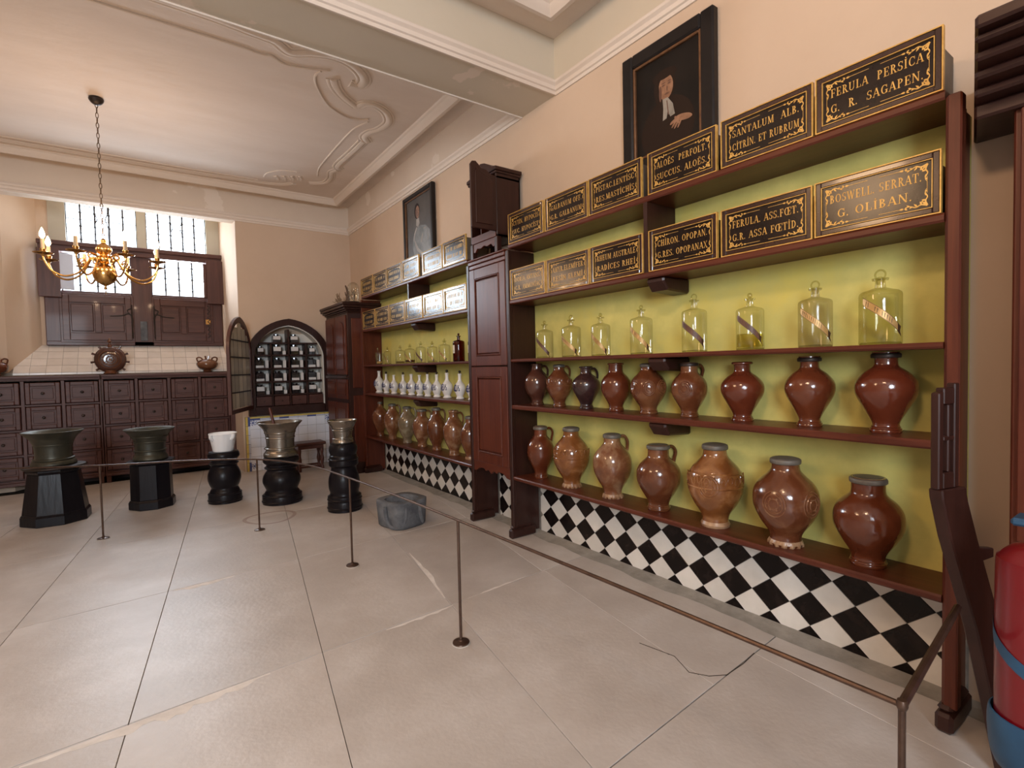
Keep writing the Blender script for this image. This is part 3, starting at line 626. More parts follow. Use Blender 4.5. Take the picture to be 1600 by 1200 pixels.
# black and white tiles set cornerwise
def clip(poly, a, lim, keep):
    out = []
    for i in range(len(poly)):
        p, q_ = poly[i-1], poly[i]; ip = (p[a] >= lim) == keep or p[a] == lim; iq = (q_[a] >= lim) == keep or q_[a] == lim
        if ip != iq: t_ = (lim-p[a])/(q_[a]-p[a]); r = [p[0]+(q_[0]-p[0])*t_, p[1]+(q_[1]-p[1])*t_]; r[a] = lim; out.append(tuple(r))
        if iq: out.append(q_)
    return out
def diamonds(y0, y1, z0, z1, cy, cz, py=.2015, pz=.173):
    full = {}
    for col in (0, 1):
        for i in range(-20, 21):
            for j in range(-4, 6):
                yc = cy+py*(i+.5*col); zc = cz+pz*(j+.5*col); e = .985
                P = [(yc-py/2*e, zc), (yc, zc-pz/2*e), (yc+py/2*e, zc), (yc, zc+pz/2*e)]
                Q = P
                for a, lim, kp in ((0, y0, True), (0, y1, False), (1, z0, True), (1, z1, False)):
                    Q = clip(Q, a, lim, kp) if Q else Q
                if len(Q) < 3: continue
                ar = abs(sum(Q[k-1][0]*Q[k][1]-Q[k][0]*Q[k-1][1] for k in range(len(Q))))/2
                if ar < .0006: continue
                mt = m_tilew if col == 0 else m_tileb
                if Q == P:
                    if col not in full: full[col] = MB().prism([(p[0]-yc, p[1]-zc) for p in P], -.008, 0, 'x').mesh('tile', mt)
                    link('tile', full[col], wr, .0015, (WX, yc, zc))
                else: MB().prism([(p[0]-yc, p[1]-zc) for p in Q], -.008, 0, 'x').obj('tile', mt, wr, loc=(WX, yc, zc))
MB().box(WX-.003, WX, .60, 6.75, 0, .5).obj('tile_bed', m_grout, wr)
diamonds(.62, 3.35, .006, .488, 1.308, .238); diamonds(3.39, 3.96, .006, .50, 3.62, .20); diamonds(4.0, 6.74, .006, .488, 4.935, .1115)
q = MB(); P = []
for i in range(60):
    y = -.6+7.3*i/59; P.append((y, .10+.03*random.random(), .012+.012*random.random()))
vs = []; fs = []
for i, (y, d, h) in enumerate(P): vs += [(WX-.008, y, h*.5+.006), (WX-.03, y, h*.5), (WX-d, y, .0005), (WX, y, .0005)]
for i in range(59):
    for j in range(4): fs.append((i*4+j, i*4+(j+1) % 4, i*4+4+(j+1) % 4, i*4+4+j))
q.add(vs, fs); struct(q.obj('baseboard_right', m_mortar, smooth=True))

# narrow cupboard between the bays
pc = thing('narrow_cupboard', 'narrow mahogany cupboard with two panelled doors between the shelf bays', 'cupboard', (2.394, 3.40, 0)); PW = .55
MB().box(.012, .255, 0, PW, .50, 2.27).obj('body', dk_z, pc)
q = MB(); q.box(-.012, .255, -.004, PW+.004, 2.25, 2.285); q.box(-.022, .255, -.008, PW+.008, 2.285, 2.318); q.box(-.030, .255, -.010, PW+.010, 2.318, 2.335); q.obj('cornice', wood_y, pc, bevel=.006)
def pdoor(z0, z1):
    q = MB(); q.box(0, .012, 0, PW, z0, z1)
    for a, b, c, d in ((0, .085, z0, z1), (PW-.085, PW, z0, z1), (.085, PW-.085, z0, z0+.085), (.085, PW-.085, z1-.085, z1)): q.box(-.016, 0, a, b, c, d)
    d = q.obj('door', wood_z, pc, bevel=.004)
    MB().box(-.012, -.0005, .105, PW-.105, z0+.105, z1-.105).obj('panel', wood_z, d, bevel=.011)
    q = MB()
    for a, b, c, e in ((.085, .097, z0+.085, z1-.085), (PW-.097, PW-.085, z0+.085, z1-.085), (.097, PW-.097, z0+.085, z0+.097), (.097, PW-.097, z1-.097, z1-.085)): q.box(-.022, 0, a, b, c, e)
    q.obj('panel_moulding', wood_y, d, bevel=.005); return d
pdoor(1.405, 2.245); pdoor(.565, 1.395)
ap_ = [(0, .565), (PW, .565), (PW, .47), (PW-.04, .475), (PW-.09, .505), (PW-.16, .51), (PW-.19, .49), (PW/2+.04, .505), (PW/2, .475), (PW/2-.04, .505), (.19, .49), (.16, .51), (.09, .505), (.04, .475), (0, .47)]
MB().prism(ap_, -.012, .012, 'x').obj('shaped_apron', wood_y, pc, bevel=.003)

# little cabinet with open door on top of it
lc = thing('small_cabinet', 'small dark cabinet with bonnet top and open door above the narrow cupboard', 'cabinet', (2.394, 3.51, 2.336)); LW = .42
q = MB(); q.box(0, .24, 0, .02, .13, .66); q.box(0, .24, LW-.02, LW, .13, .66); q.box(.225, .24, 0, LW, .13, .66); q.box(0, .24, 0, LW, .13, .15); q.box(0, .24, 0, LW, .60, .62); q.obj('case', dk_z, lc, bevel=.003)
q = MB()
for k in range(1, 3): q.box(.02, .225, LW*k/3-.005, LW*k/3+.005, .2, .6)
for k in range(1, 4): q.box(.02, .225, .02, LW-.02, .2+.1*k-.005, .2+.1*k+.005)
q.obj('compartments', wood_z, lc)
MB().box(-.005, .02, .02, LW-.02, .13, .195).obj('drawer', wood_y, lc, bevel=.004)
q = MB(); bon = [(-.02, .66), (LW+.02, .66), (LW+.02, .69), (LW-.04, .70), (LW-.10, .735), (LW/2+.06, .76), (LW/2, .775), (LW/2-.06, .76), (.10, .735), (.04, .70), (-.02, .69)]
q.prism(bon, -.02, .25, 'x'); q.box(-.012, .245, -.012, LW+.012, .64, .66); q.obj('bonnet_top', dk_y, lc, bevel=.005)
for a in (0, LW-.04): MB().box(-.006, .04, a, a+.04, 0, .13).obj('leg', dk_z, lc, bevel=.003)
for a in (0, LW-.04): MB().box(.20, .24, a, a+.04, 0, .13).obj('leg', dk_z, lc, bevel=.003)
apn = [(.04, .13), (LW-.04, .13), (LW-.04, .06), (LW-.07, .055), (LW-.10, .085), (LW/2+.05, .075), (LW/2, .09), (LW/2-.05, .075), (.10, .085), (.07, .055), (.04, .06)]
MB().prism(apn, .0, .02, 'x').obj('shaped_apron', wood_y, lc, bevel=.003)
dz0, dz1 = .165, .64                                                # door leaf stands straight out from the near jamb
dw = [(-.01, dz0), (-.25, dz0), (-.25, dz1+.02), (-.232, dz1+.045), (-.20, dz1+.05), (-.175, dz1+.03), (-.15, dz1+.005), (-.10, dz1+.0), (-.06, dz1-.03), (-.01, dz1-.035)]
d = MB().prism(dw, -.012, .008, 'y').obj('door', dk_z, lc, bevel=.003)
MB().prism([(-.05, dz0+.04), (-.212, dz0+.04), (-.212, dz1-.03), (-.195, dz1+.0), (-.17, dz1-.03), (-.05, dz1-.075)], -.019, -.0121, 'y').obj('panel', dk_z, d, bevel=.005)

# ------------------------------------------------------------------ lettering
T, t_ = .17, .075
def quad(a, b, c, d): return [a, b, c, d]
def rect(x0, x1, y0, y1): return [(x0, y0), (x1, y0), (x1, y1), (x0, y1)]
def Vs(x, w=T, y0=0, y1=1, sb=True, st=True):
    o = [rect(x-w/2, x+w/2, y0, y1)]
    if sb: o.append(rect(x-w/2-.09, x+w/2+.09, y0, y0+.055))
    if st: o.append(rect(x-w/2-.09, x+w/2+.09, y1-.055, y1))
    return o
def Dg(x0, y0, x1, y1, w, s0=False, s1=False):
    o = [[(x0-w/2, y0), (x0+w/2, y0), (x1+w/2, y1), (x1-w/2, y1)]]
    if s0: o.append(rect(x0-w/2-.09, x0+w/2+.09, y0, y0+.055) if y0 < .5 else rect(x0-w/2-.09, x0+w/2+.09, y0-.055, y0))
    if s1: o.append(rect(x1-w/2-.09, x1+w/2+.09, y1-.055, y1) if y1 > .5 else rect(x1-w/2-.09, x1+w/2+.09, y1, y1+.055))
    return o
def Arc(cx, cy, rx, ry, a0, a1, n=10, tk=T, tn=.06):
    o = []
    for i in range(n):
        p = [];
        for a in (a0+(a1-a0)*i/n, a0+(a1-a0)*(i+1)/n):
            a = math.radians(a); p.append(((cx+rx*math.cos(a), cy+ry*math.sin(a)), (cx+(rx-tk)*math.cos(a), cy+(ry-tn)*math.sin(a))))
        o.append([p[0][0], p[1][0], p[1][1], p[0][1]])
    return o
def tick(x, y0, y1): return rect(x-.03, x+.03, y0, y1)
def dot(x, y, r=.085): return [(x+r*math.cos(k*PI/4), y+r*math.sin(k*PI/4)) for k in range(8)]
G = {
 'A': (.92, Dg(.12, 0, .46, 1, .075, True) + Dg(.80, 0, .48, 1, T, True) + [rect(.24, .66, .32, .38)]),
 'B': (.82, Vs(.24) + Arc(.30, .75, .34, .25, -90, 90) + Arc(.30, .265, .42, .265, -90, 90)),
 'C': (.90, Arc(.50, .5, .42, .5, 48, 312) + [tick(.79, .66, .98), tick(.79, .08, .30)]),
 'D': (.92, Vs(.24) + Arc(.32, .5, .50, .5, -90, 90)),
 'E': (.80, Vs(.24) + [rect(.24, .70, .945, 1), rect(.24, .56, .47, .53), rect(.24, .72, 0, .055), tick(.70, .72, 1), tick(.72, 0, .28), tick(.56, .38, .62)]),
 'F': (.76, Vs(.24) + [rect(.24, .68, .945, 1), rect(.24, .56, .47, .53), tick(.68, .72, 1), tick(.56, .38, .62)]),
 'G': (.94, Arc(.50, .5, .42, .5, 48, 312) + [tick(.79, .66, .98), rect(.68, .85, .06, .44), rect(.58, .92, .40, .45)]),
 'H': (.98, Vs(.24) + Vs(.76) + [rect(.24, .76, .46, .53)]),
 'I': (.46, Vs(.24)), 'i': (.46, Vs(.24) + [dot(.24, 1.17)]),
 'K': (.92, Vs(.24) + Dg(.28, .42, .70, 1, .08, False, True) + Dg(.42, .56, .78, 0, T, False, True)),
 'L': (.76, Vs(.24) + [rect(.24, .70, 0, .055), tick(.70, 0, .30)]),
 'M': (1.12, Vs(.18, .075) + Dg(.20, 1, .54, .05, T) + Dg(.90, 1, .56, .05, .075) + Vs(.92)),
 'N': (.98, Vs(.18, .075) + Dg(.18, 1, .80, 0, T) + Vs(.80, .075, sb=False)),
 'O': (.98, Arc(.5, .5, .43, .5, 0, 360, 16)),
 'P': (.78, Vs(.24) + Arc(.30, .73, .40, .27, -90, 90)),
 'R': (.88, Vs(.24) + Arc(.30, .74, .38, .26, -90, 90) + Dg(.46, .48, .76, 0, T, False, True)),
 'S': (.72, Arc(.38, .74, .29, .26, 40, 250, 8, .12) + Arc(.36, .27, .31, .27, -140, 90, 8, .15) + [tick(.63, .72, .98), tick(.08, .04, .30)]),
 'T': (.84, Vs(.42, st=False) + [rect(.06, .78, .945, 1), tick(.06, .70, 1), tick(.78, .70, 1)]),
 'U': (.96, Vs(.22, y0=.28, sb=False) + Vs(.76, .075, y0=.28, sb=False) + Arc(.47, .30, .335, .30, 180, 360, 8, .12)),
 'V': (.92, Dg(.14, 1, .46, 0, T, True) + Dg(.80, 1, .47, 0, .075, True)),
 'W': (1.25, Dg(.14, 1, .40, 0, T, True) + Dg(.62, 1, .41, 0, .075) + Dg(.62, 1, .86, 0, T) + Dg(1.12, 1, .87, 0, .075, True)),
 'X': (.92, Dg(.14, 1, .76, 0, T, True, True) + Dg(.14, 0, .74, 1, .075, True, True)),
 'Y': (.90, Dg(.14, 1, .44, .46, T, True) + Dg(.76, 1, .46, .46, .075, True) + Vs(.45, y1=.5, st=False)),
 '.': (.32, [dot(.14, .085)]), ' ': (.46, []),
}
G['e'] = (.80, G['E'][1] + [dot(.34, 1.15, .07), dot(.58, 1.15, .07)])
G['o'] = (1.30, G['O'][1] + [[(x+.52, y) for x, y in p] for p in G['E'][1]])
def letters(text, h, wmax, u0, v0):
    """polygons of one line centred on u0, cap height h, no wider than wmax"""
    wd = sum(G[c][0]+.08 for c in text)*h; s = min(1, wmax/wd); x = u0-wd*s/2; out = []
    for c in text:
        for p in G[c][1]: out.append([(x+a*h*s, v0+b*h) for a, b in p])
        x += (G[c][0]+.08)*h*s
    return out

# ------------------------------------------------------------------ labelled drawers standing on the two upper shelves
BW, BH = .435, .232
def fr_(mb, w0, h0, w1, h1, x0, x1):
    """rectangular ring between half-sizes, centred at mid height"""
    for a, b, c, d in ((-w0, -w1, -h0, h0), (w1, w0, -h0, h0), (-w1, w1, -h0, -h1), (-w1, w1, h1, h0)): mb.box(x0, x1, a, b, BH/2+c, BH/2+d)
    return mb
q = MB(); q.box(.012, .25, -BW/2+.035, BW/2-.035, 0, BH-.02); bx_body = q.mesh('body', m_boxside)
q = MB(); fr_(q, BW/2-.0045, BH/2-.0045, BW/2-.026, BH/2-.026, -.004, .012); bx_frame = q.mesh('frame', m_lacqf)
q = MB(); fr_(q, BW/2, BH/2, BW/2-.0045, BH/2-.0045, -.006, .012); bx_edge = q.mesh('gilt_edge', m_gold)
q = MB(); q.box(.003, .012, -BW/2+.026, BW/2-.026, .026, BH-.026); bx_panel = q.mesh('panel', m_lacq)
q = MB(); fr_(q, BW/2-.026, BH/2-.026, BW/2-.0285, BH/2-.0285, -.0045, .004); bx_line = q.mesh('gilt_line', m_gold)
def leaf(x, y, a, L_, w):
    c, s = math.cos(a), math.sin(a); pts = [(0, 0), (.25, .5), (.55, .42), (1, 0), (.6, -.35), (.25, -.45)]
    return [(x+L_*p*c-w*q_*s, y+L_*p*s+w*q_*c) for p, q_ in pts]
def stroke(pts, w0, w1):
    out = []; n = len(pts)
    for i in range(n-1):
        (x0, y0), (x1, y1) = pts[i], pts[i+1]; d = math.hypot(x1-x0, y1-y0) or 1; nx, ny = -(y1-y0)/d, (x1-x0)/d
        a = w0+(w1-w0)*i/(n-1); b = w0+(w1-w0)*(i+1)/(n-1); out.append([(x0+nx*a, y0+ny*a), (x0-nx*a, y0-ny*a), (x1-nx*b, y1-ny*b), (x1+nx*b, y1+ny*b)])
    return out
orn = []
orn += stroke([(p.x, p.y) for p in spline([(.004, .004, 0), (.024, .010, 0), (.040, .004, 0), (.060, .012, 0), (.076, .006, 0)], 5)], .0030, .0010)
orn += stroke([(p.x, p.y) for p in spline([(.004, .004, 0), (.010, .022, 0), (.004, .036, 0), (.011, .054, 0), (.007, .066, 0)], 5)], .0030, .0008)
orn += stroke([(.014+.008*math.cos(a)*(1-a/9), .018+.008*math.sin(a)*(1-a/9)) for a in [k*.55 for k in range(13)]], .0022, .0010)
for x, y, a, L_, w_ in ((.006, .006, .8, .022, .009), (.022, .010, 1.2, .014, .007), (.036, .006, .9, .016, .007), (.050, .010, -.5, .012, .006), (.060, .011, .7, .012, .006), (.009, .024, .3, .014, .007), (.007, .040, 1.1, .014, .006), (.010, .054, 2.2, .010, .005), (.078, .007, 0, .016, .008), (.074, .0075, 2.6, .010, .006), (.074, .006, -2.6, .010, .006)): orn.append(leaf(x, y, a, L_, w_))
orn += [rect(.09, .16, .0062, .0078)]
cw, ch = BW/2-.038, BH/2-.036
orn_me = []
for sx, sy in ((-1, -1), (1, -1), (-1, 1), (1, 1)):
    q = MB(); q.flat(orn, lambda u, v: (.0022, -(sx*(cw-u)), BH/2+sy*(ch-v))); orn_me.append(q.mesh('corner_scroll', m_gold))
vln = MB().flat([rect(-cw+.0045, -cw+.006, -.03, .03), rect(cw-.006, cw-.0045, -.03, .03)], lambda u, v: (.0022, -u, BH/2+v)).mesh('side_line', m_gold)
def labelled_box(y, z, lines, label, k, dx=0):
    t = thing('labelled_drawer', label, 'drawer', (FX+.008+dx, y, z), group='gilt lettered drawer boxes')
    b = link('body', bx_body, t); f = link('frame', bx_frame, t, .003); link('gilt_edge', bx_edge, f); p = link('panel', bx_panel, t); link('gilt_line', bx_line, f)
    for me in orn_me: link('corner_scroll', me, p)
    link('side_line', vln, p)
    groups = []
    hh = .034
    if len(lines) == 2:
        groups = [letters(lines[0], hh, BW-.115, 0, BH/2+.016), letters(lines[1], hh, BW-.115, 0, BH/2-.048)]
    else:
        rg = random.Random(k*7+int(z*100))
        for v0 in (BH/2+.016, BH/2-.048):
            x = -BW*.33; polys = []; groups.append(polys)
            while x < BW*.31:
                h2 = hh*rg.uniform(.86, 1.0); w2 = rg.choice((.012, .016, .020)); c = rg.random()
                if c > .12:
                    polys += [rect(x, x+.0055, v0, v0+h2), rect(x-.003, x+.0085, v0, v0+.002), rect(x-.003, x+.0085, v0+h2-.002, v0+h2)]
                    if c > .5: polys.append(rect(x, x+w2, v0+h2*.47, v0+h2*.53))
                    if c > .35: polys.append([(x+w2*.5, v0), (x+w2*.5+.004, v0), (x+w2+.003, v0+h2), (x+w2-.001, v0+h2)])
                x += w2+.008
    for polys in groups: stuff(MB().flat(polys, lambda u, v: (.0021, -u, v)).obj('lettering' if lines else 'worn_lettering', m_gold, p))
    return t
pos = ['leftmost', 'second', 'third', 'fourth', 'fifth', 'rightmost']
RT = [(3.132, ['CYTiN. HYPOCiS', 'SUC. HYPOCiST']), (2.677, ['GALBANUM OFF.', 'G.R. GALBANUM']), (2.225, ['PiSTAC.LENTiSC', 'RES.MASTiCHiS']), (1.747, ['ALOeS  PERFOLT.', 'SUCCUS. ALOeS.']), (1.285, ['SANTALUM  ALB.', 'CiTRiN. ET RUBRUM']), (.838, ['FERULA  PERSiCA', 'G.  R.  SAGAPEN.'])]
RB = [(3.122, ['DORiA ANTANS.', 'G.R. AMMONiAC']), (2.672, ['AMYR.ELEMiFER', 'RESiN ELEMi']), (2.220, ['RHEUM AUSTRALE', 'RADiCES RHEi']), (1.745, ['CHiRON. OPOPAN.', 'G.RES. OPOPANAX']), (1.290, ['FERULA. ASS.FoT.', 'G.R. ASSA FoTiD.']), (.842, ['BOSWELL. SERRAT.', 'G. OLiBAN.'])]
def say(s): return s.replace('e', 'E').replace('o', 'OE').upper().replace('  ', ' ')
for k, (y, l) in enumerate(RT): labelled_box(y, S1+.0005, l, 'black and gilt drawer lettered %s, upper row, right bay' % say(l[0]), k, (0, .003, 0, .004, 0, -.004)[k])
for k, (y, l) in enumerate(RB): labelled_box(y, S2+.0005, l, 'black and gilt drawer lettered %s, lower row, right bay' % say(l[0]), k, (0, .002, -.004, 0, .003, -.003)[k])
LT = [6.545, 6.098, 5.655, 5.193, 4.695, 4.226]; LB = [6.512, 6.060, 5.606, 5.143, 4.697, 4.236]
od6 = ['first', 'second', 'third', 'fourth', 'fifth', 'sixth']
worn = [[]]*6                                                       # too worn and bright to read in the photograph
for k, y in enumerate(LT): labelled_box(y, S1+.0005, worn[k], 'worn gilt drawer box, %s from the far end, upper shelf of left bay' % od6[k], k, (0, .002, 0, -.006, .003, -.004)[k])
for k, y in enumerate(LB): labelled_box(y, S2+.0005, worn[5-k], 'worn gilt drawer box, %s from the far end, lower shelf of left bay' % od6[k], k, (0, .002, 0, -.004, .003, -.006)[k])

# ------------------------------------------------------------------ portraits
def portrait(y0, y1, z0, z1, fw, slip, fmat, cmat, label, paint):
    """hung on the right wall; u runs 0..1 left to right as seen, v 0..1 from the top"""
    W, H = y1-y0, z1-z0; t = thing('portrait', label, 'painting', (WX-.002, (y0+y1)/2, z0))
    q = MB()
    for a, b, c, d in ((-W/2, -W/2+fw, 0, H), (W/2-fw, W/2, 0, H), (-W/2+fw, W/2-fw, 0, fw), (-W/2+fw, W/2-fw, H-fw, H)): q.box(-.055, 0, a, b, c, d)
    f = q.obj('frame', fmat, t, bevel=.010); q = MB(); i = fw+.016
    for a, b, c, d in ((-W/2+fw, -W/2+i, fw, H-fw), (W/2-i, W/2-fw, fw, H-fw), (-W/2+i, W/2-i, fw, i), (-W/2+i, W/2-i, H-i, H-fw)): q.box(-.045, -.005, a, b, c, d)
    q.obj('inner_slip', slip, f, bevel=.004)
    cv = MB().box(-.028, -.006, -W/2+i, W/2-i, i, H-i).obj('canvas', cmat, t)
    iw, ih = W-2*i, H-2*i
    for n, (nm_, mt, polys) in enumerate(paint):
        MB().flat(polys, lambda u, v: (-.0284-.0004*n, iw/2-u*iw, H-i-v*ih)).obj(nm_, mt, cv)
    return t
def ell(cx, cy, rx, ry, n=20, rot=0): return [(cx+rx*math.cos(2*PI*k/n)*math.cos(rot)-ry*math.sin(2*PI*k/n)*math.sin(rot), cy+rx*math.cos(2*PI*k/n)*math.sin(rot)+ry*math.sin(2*PI*k/n)*math.cos(rot)) for k in range(n)]
portrait(1.685, 2.350, 2.605, 3.365, .085, m_slip, m_frameb, m_canvas, 'large dark portrait of a man with white collar, hung above the right bay', [
    ('painted_robe', m_hair, [ell(.50, .80, .42, .34)]), ('painted_hair', m_hair, [ell(.47, .34, .17, .19), ell(.47, .22, .19, .07)]),
    ('painted_face', m_flesh, [ell(.49, .35, .115, .135, rot=-.1)]),
    ('painted_hat', m_hair, [ell(.47, .215, .15, .042), ell(.355, .37, .030, .15)]),
    ('painted_shadow', m_fleshd, [ell(.405, .40, .022, .085), ell(.455, .325, .026, .009), ell(.545, .325, .024, .009), ell(.512, .372, .010, .028), ell(.505, .425, .036, .009), ell(.455, .300, .034, .006), ell(.55, .300, .030, .006)]),
    ('painted_collar', m_linen, [[(.44, .47), (.52, .47), (.60, .56), (.63, .68), (.56, .69), (.52, .62), (.50, .69), (.44, .70), (.45, .58)]]),
    ('painted_fold', m_fleshd, [[(.50, .50), (.515, .50), (.54, .66), (.525, .66)]]),
    ('painted_hand', m_flesh, [ell(.76, .755, .13, .035, rot=.18), ell(.66, .755, .055, .022, rot=.9), ell(.60, .76, .05, .016, rot=-.35), ell(.62, .785, .055, .014, rot=-.7), ell(.655, .80, .055, .014, rot=-.8), ell(.70, .805, .05, .013, rot=-.9)])])
portrait(5.09, 5.86, 2.615, 3.43, .05, m_slip, m_frameb, m_canvas2, 'tall portrait of a figure in grey armour, hung above the left bay', [
    ('painted_armour', m_armour, [[(.30, .98), (.22, .80), (.26, .62), (.40, .50), (.56, .48), (.78, .52), (.92, .62), (.96, .80), (.98, .98)]]), ('painted_hair', m_hair, [ell(.44, .22, .11, .13)]),
    ('painted_face', m_flesh, [ell(.46, .24, .075, .105)]), ('painted_shadow', m_fleshd, [ell(.425, .26, .02, .08), ell(.44, .22, .02, .008), ell(.50, .22, .018, .008), ell(.475, .255, .008, .02), ell(.47, .295, .028, .007)]),
    ('painted_scarf', m_scarf, [[(.41, .35), (.52, .35), (.54, .44), (.48, .50), (.40, .46)], [(.40, .48), (.44, .50), (.34, .60), (.31, .70), (.27, .70), (.30, .58)], [(.30, .70), (.34, .70), (.46, .84), (.62, .94), (.58, .97), (.40, .88)]]),
    ('painted_highlight', m_linen, [ell(.62, .70, .03, .09, rot=.5), ell(.86, .72, .015, .06), ell(.74, .56, .06, .012)])])

# ------------------------------------------------------------------ stoneware jars
def jar_profile(kind, R, H):
    K = {'tall': [(.50, 0), (.52, .03), (.47, .075), (.52, .15), (.78, .28), (.96, .41), (1, .52), (.965, .62), (.83, .71), (.60, .79), (.455, .85), (.42, .91), (.42, .985)],
         'wide': [(.50, 0), (.51, .03), (.44, .08), (.46, .14), (.68, .28), (.92, .43), (1, .54), (.94, .65), (.68, .755), (.42, .82), (.375, .88), (.39, .95), (.43, .965), (.43, 1.0)],
         'slim': [(.46, 0), (.47, .03), (.42, .08), (.50, .16), (.78, .30), (.96, .43), (1, .53), (.95, .64), (.74, .74), (.42, .82), (.27, .88), (.25, .95), (.27, 1.0)],
         'thick': [(.50, 0), (.52, .03), (.47, .08), (.52, .15), (.76, .28), (.96, .41), (1, .52), (.96, .62), (.80, .71), (.56, .785), (.49, .83), (.48, .92), (.48, .99)]}[kind]
    return prof([(r*R, z*H) for r, z in K], 4)
def rad_at(P, z):
    for (r0, z0), (r1, z1) in zip(P, P[1:]):
        if z0 <= z <= z1 and z1 > z0: return r0+(r1-r0)*(z-z0)/(z1-z0)
    return P[-1][0]
def jug(Ym, w_, H, zs, kind, mat, label, grp, lid=True, handle=False, med=0, frill=False, band=False, X=None, lidm=None, patch=None):
    X = X or min(2.53, 2.645-w_/2); k = X/2.54; R = w_/2*k; Y = Ym*k
    t = thing('stoneware_jug', label, 'jug', (X, Y, zs+.0006), group=grp)
    t.rotation_euler = (0, 0, random.uniform(-.05, .05))
    P = jar_profile(kind, R, H)
    fn = (lambda a, k_: 1+.05*math.sin(13*a)*max(0, 1-k_/7)) if frill else None
    b = MB().lathe(P, 52 if frill else 28, fn=fn)
    body = b.obj('body', mat, t, smooth=True, ang=60)
    rt = P[-1][0]
    if lid:
        MB().lathe(prof([(rt*1.01, H*.925), (rt*1.10, H*.93), (rt*1.12, H*.955), (rt*1.08, H*.978), (rt*.85, H*.992), (rt*.5, H*.998), (0, H*1.0)], 3), 24).obj('pewter_lid', lidm or m_pewter, t, smooth=True)
    else:
        MB().lathe(prof([(rt*1.0, H*.955), (rt*1.13, H*.965), (rt*1.14, H*.99), (rt*1.0, H*1.002), (rt*.72, H*1.002), (rt*.70, H*.97)], 3), 24).obj('rim', lidm or mat, t, smooth=True)
    if frill or patch:
        r0 = P[0][0]; MB().lathe([(r0*1.015, .0), (r0*1.045, H*.02), (P[4][0]*1.02, P[4][1]), (P[7][0]*1.004, P[7][1]+.002)], 52 if frill else 33, fn=(lambda a, k_: 1+.075*math.sin(13*a)*(1-.28*k_)) if frill else None).obj('bare_foot', m_foot, t, smooth=True)
    else:
        q = MB()
        for z in (H*.045, H*.07): q.lathe([(rad_at(P, z)*.99, z-H*.012), (rad_at(P, z)*1.05, z), (rad_at(P, z)*.99, z+H*.012)], 24)
        q.obj('foot_ring', mat, t, smooth=True)
    if handle:
        hz0, hz1 = H*.93, H*.66; rr0, rr1 = rad_at(P, hz0), rad_at(P, hz1)
        q = MB(); d = (math.cos(-.30), math.sin(-.30))
        path = [(rr0*.9, hz0), (rr0+R*.30, hz0+H*.012), (rr0+R*.50, H*.86), (rr1*.80+R*.18, H*.75), (rr1*.92, hz1)]
        q.tube(spline([(d[0]*a, d[1]*a, z) for a, z in path], 6), R*.085, 8); q.v = [tuple(v) for v in q.v]
        q.obj('handle', mat, t, smooth=True)
    if band:
        q = MB(); z = H*.60
        for z in (H*.50, H*.665): q.lathe([(rad_at(P, z-H*.01)*1.0, z-H*.01), (rad_at(P, z)*1.02, z), (rad_at(P, z+H*.01)*1.0, z+H*.01)], 28)
        for i in range(22):
            a = 2*PI*i/22; z = H*(.58+.02*(i % 2)); r = rad_at(P, z)+.001
            q.tube([(r*math.cos(a+.10*math.cos(c)), r*math.sin(a+.10*math.cos(c)), z+H*.05*math.sin(c)) for c in [k_*PI/4 for k_ in range(8)]], .0022, 4, closed=True)
        q.obj('relief_band', mat, t, smooth=True)
    for i in range(med):
        a0 = {1: [PI+.35], 2: [PI+.1, PI+1.35], 3: [PI-.1, PI+.75, PI+1.6]}[med][i]; zc = H*.52; q = MB()
        for rr_ in (R*.36, R*.27, R*.15):
            ring_ = []
            for c in [k_*2*PI/16 for k_ in range(16)]:
                z = zc+rr_*math.sin(c)*1.15; r = rad_at(P, z); ring_.append((r*math.cos(a0+rr_*math.cos(c)/R), r*math.sin(a0+rr_*math.cos(c)/R), z))
            q.tube(ring_, .0034, 5, closed=True)
        for c in range(6):
            c2 = c*PI/3; z = zc+R*.2*math.sin(c2); r = rad_at(P, z); aa = a0+.2*math.cos(c2); q.tube([(r*math.cos(aa)*.995, r*math.sin(aa)*.995, z), (r*math.cos(aa)*1.02, r*math.sin(aa)*1.02, z)], .005, 5)
        q.obj('medallion', jar_m['tan'] if med == 2 else mat, t, smooth=True)
    return t
g4 = 'stoneware jugs on the fourth shelf of the right bay'; g5 = 'stoneware jugs on the bottom shelf of the right bay'; gl = 'stoneware jugs on the bottom shelf of the left bay'
JJ = [('tall', 'dark', 'plain dull brown', dict(handle=True, lid=False), 'leftmost'), ('tall', 'mid', 'brown relief-banded', dict(handle=True, band=True), 'second'), ('wide', 'plum', 'plum-black matt', dict(handle=True, lid=False), 'third'),
      ('thick', 'red', 'glossy red-brown', dict(lid=False), 'fourth'), ('tall', 'mid', 'brown medallion-moulded', dict(med=3), 'fifth'), ('thick', 'mid', 'brown medallion-stamped', dict(med=1, handle=True, lidm=m_iron), 'sixth'),
      ('wide', 'deep', 'squat red-brown bulbous', dict(lid=False), 'seventh'), ('wide', 'red', 'squat two-toned brown bulbous', dict(lidm=m_iron), 'eighth'), ('wide', 'deep', 'largest squat deep-red', dict(lidm=m_iron), 'rightmost')]
JD = [(3.215, .202, .325), (2.945, .192, .318), (2.655, .199, .298), (2.372, .196, .317), (2.102, .218, .312), (1.808, .198, .312), (1.486, .212, .307), (1.152, .211, .327), (.846, .224, .337)]
for (y, w_, h), (kd, mt, ad, kw, o_) in zip(JD, JJ): jug(y, w_, h, S4, kd, jar_m[mt], '%s stoneware jug, %s from left on the upper jug shelf, right bay' % (ad, o_), g4, **kw)
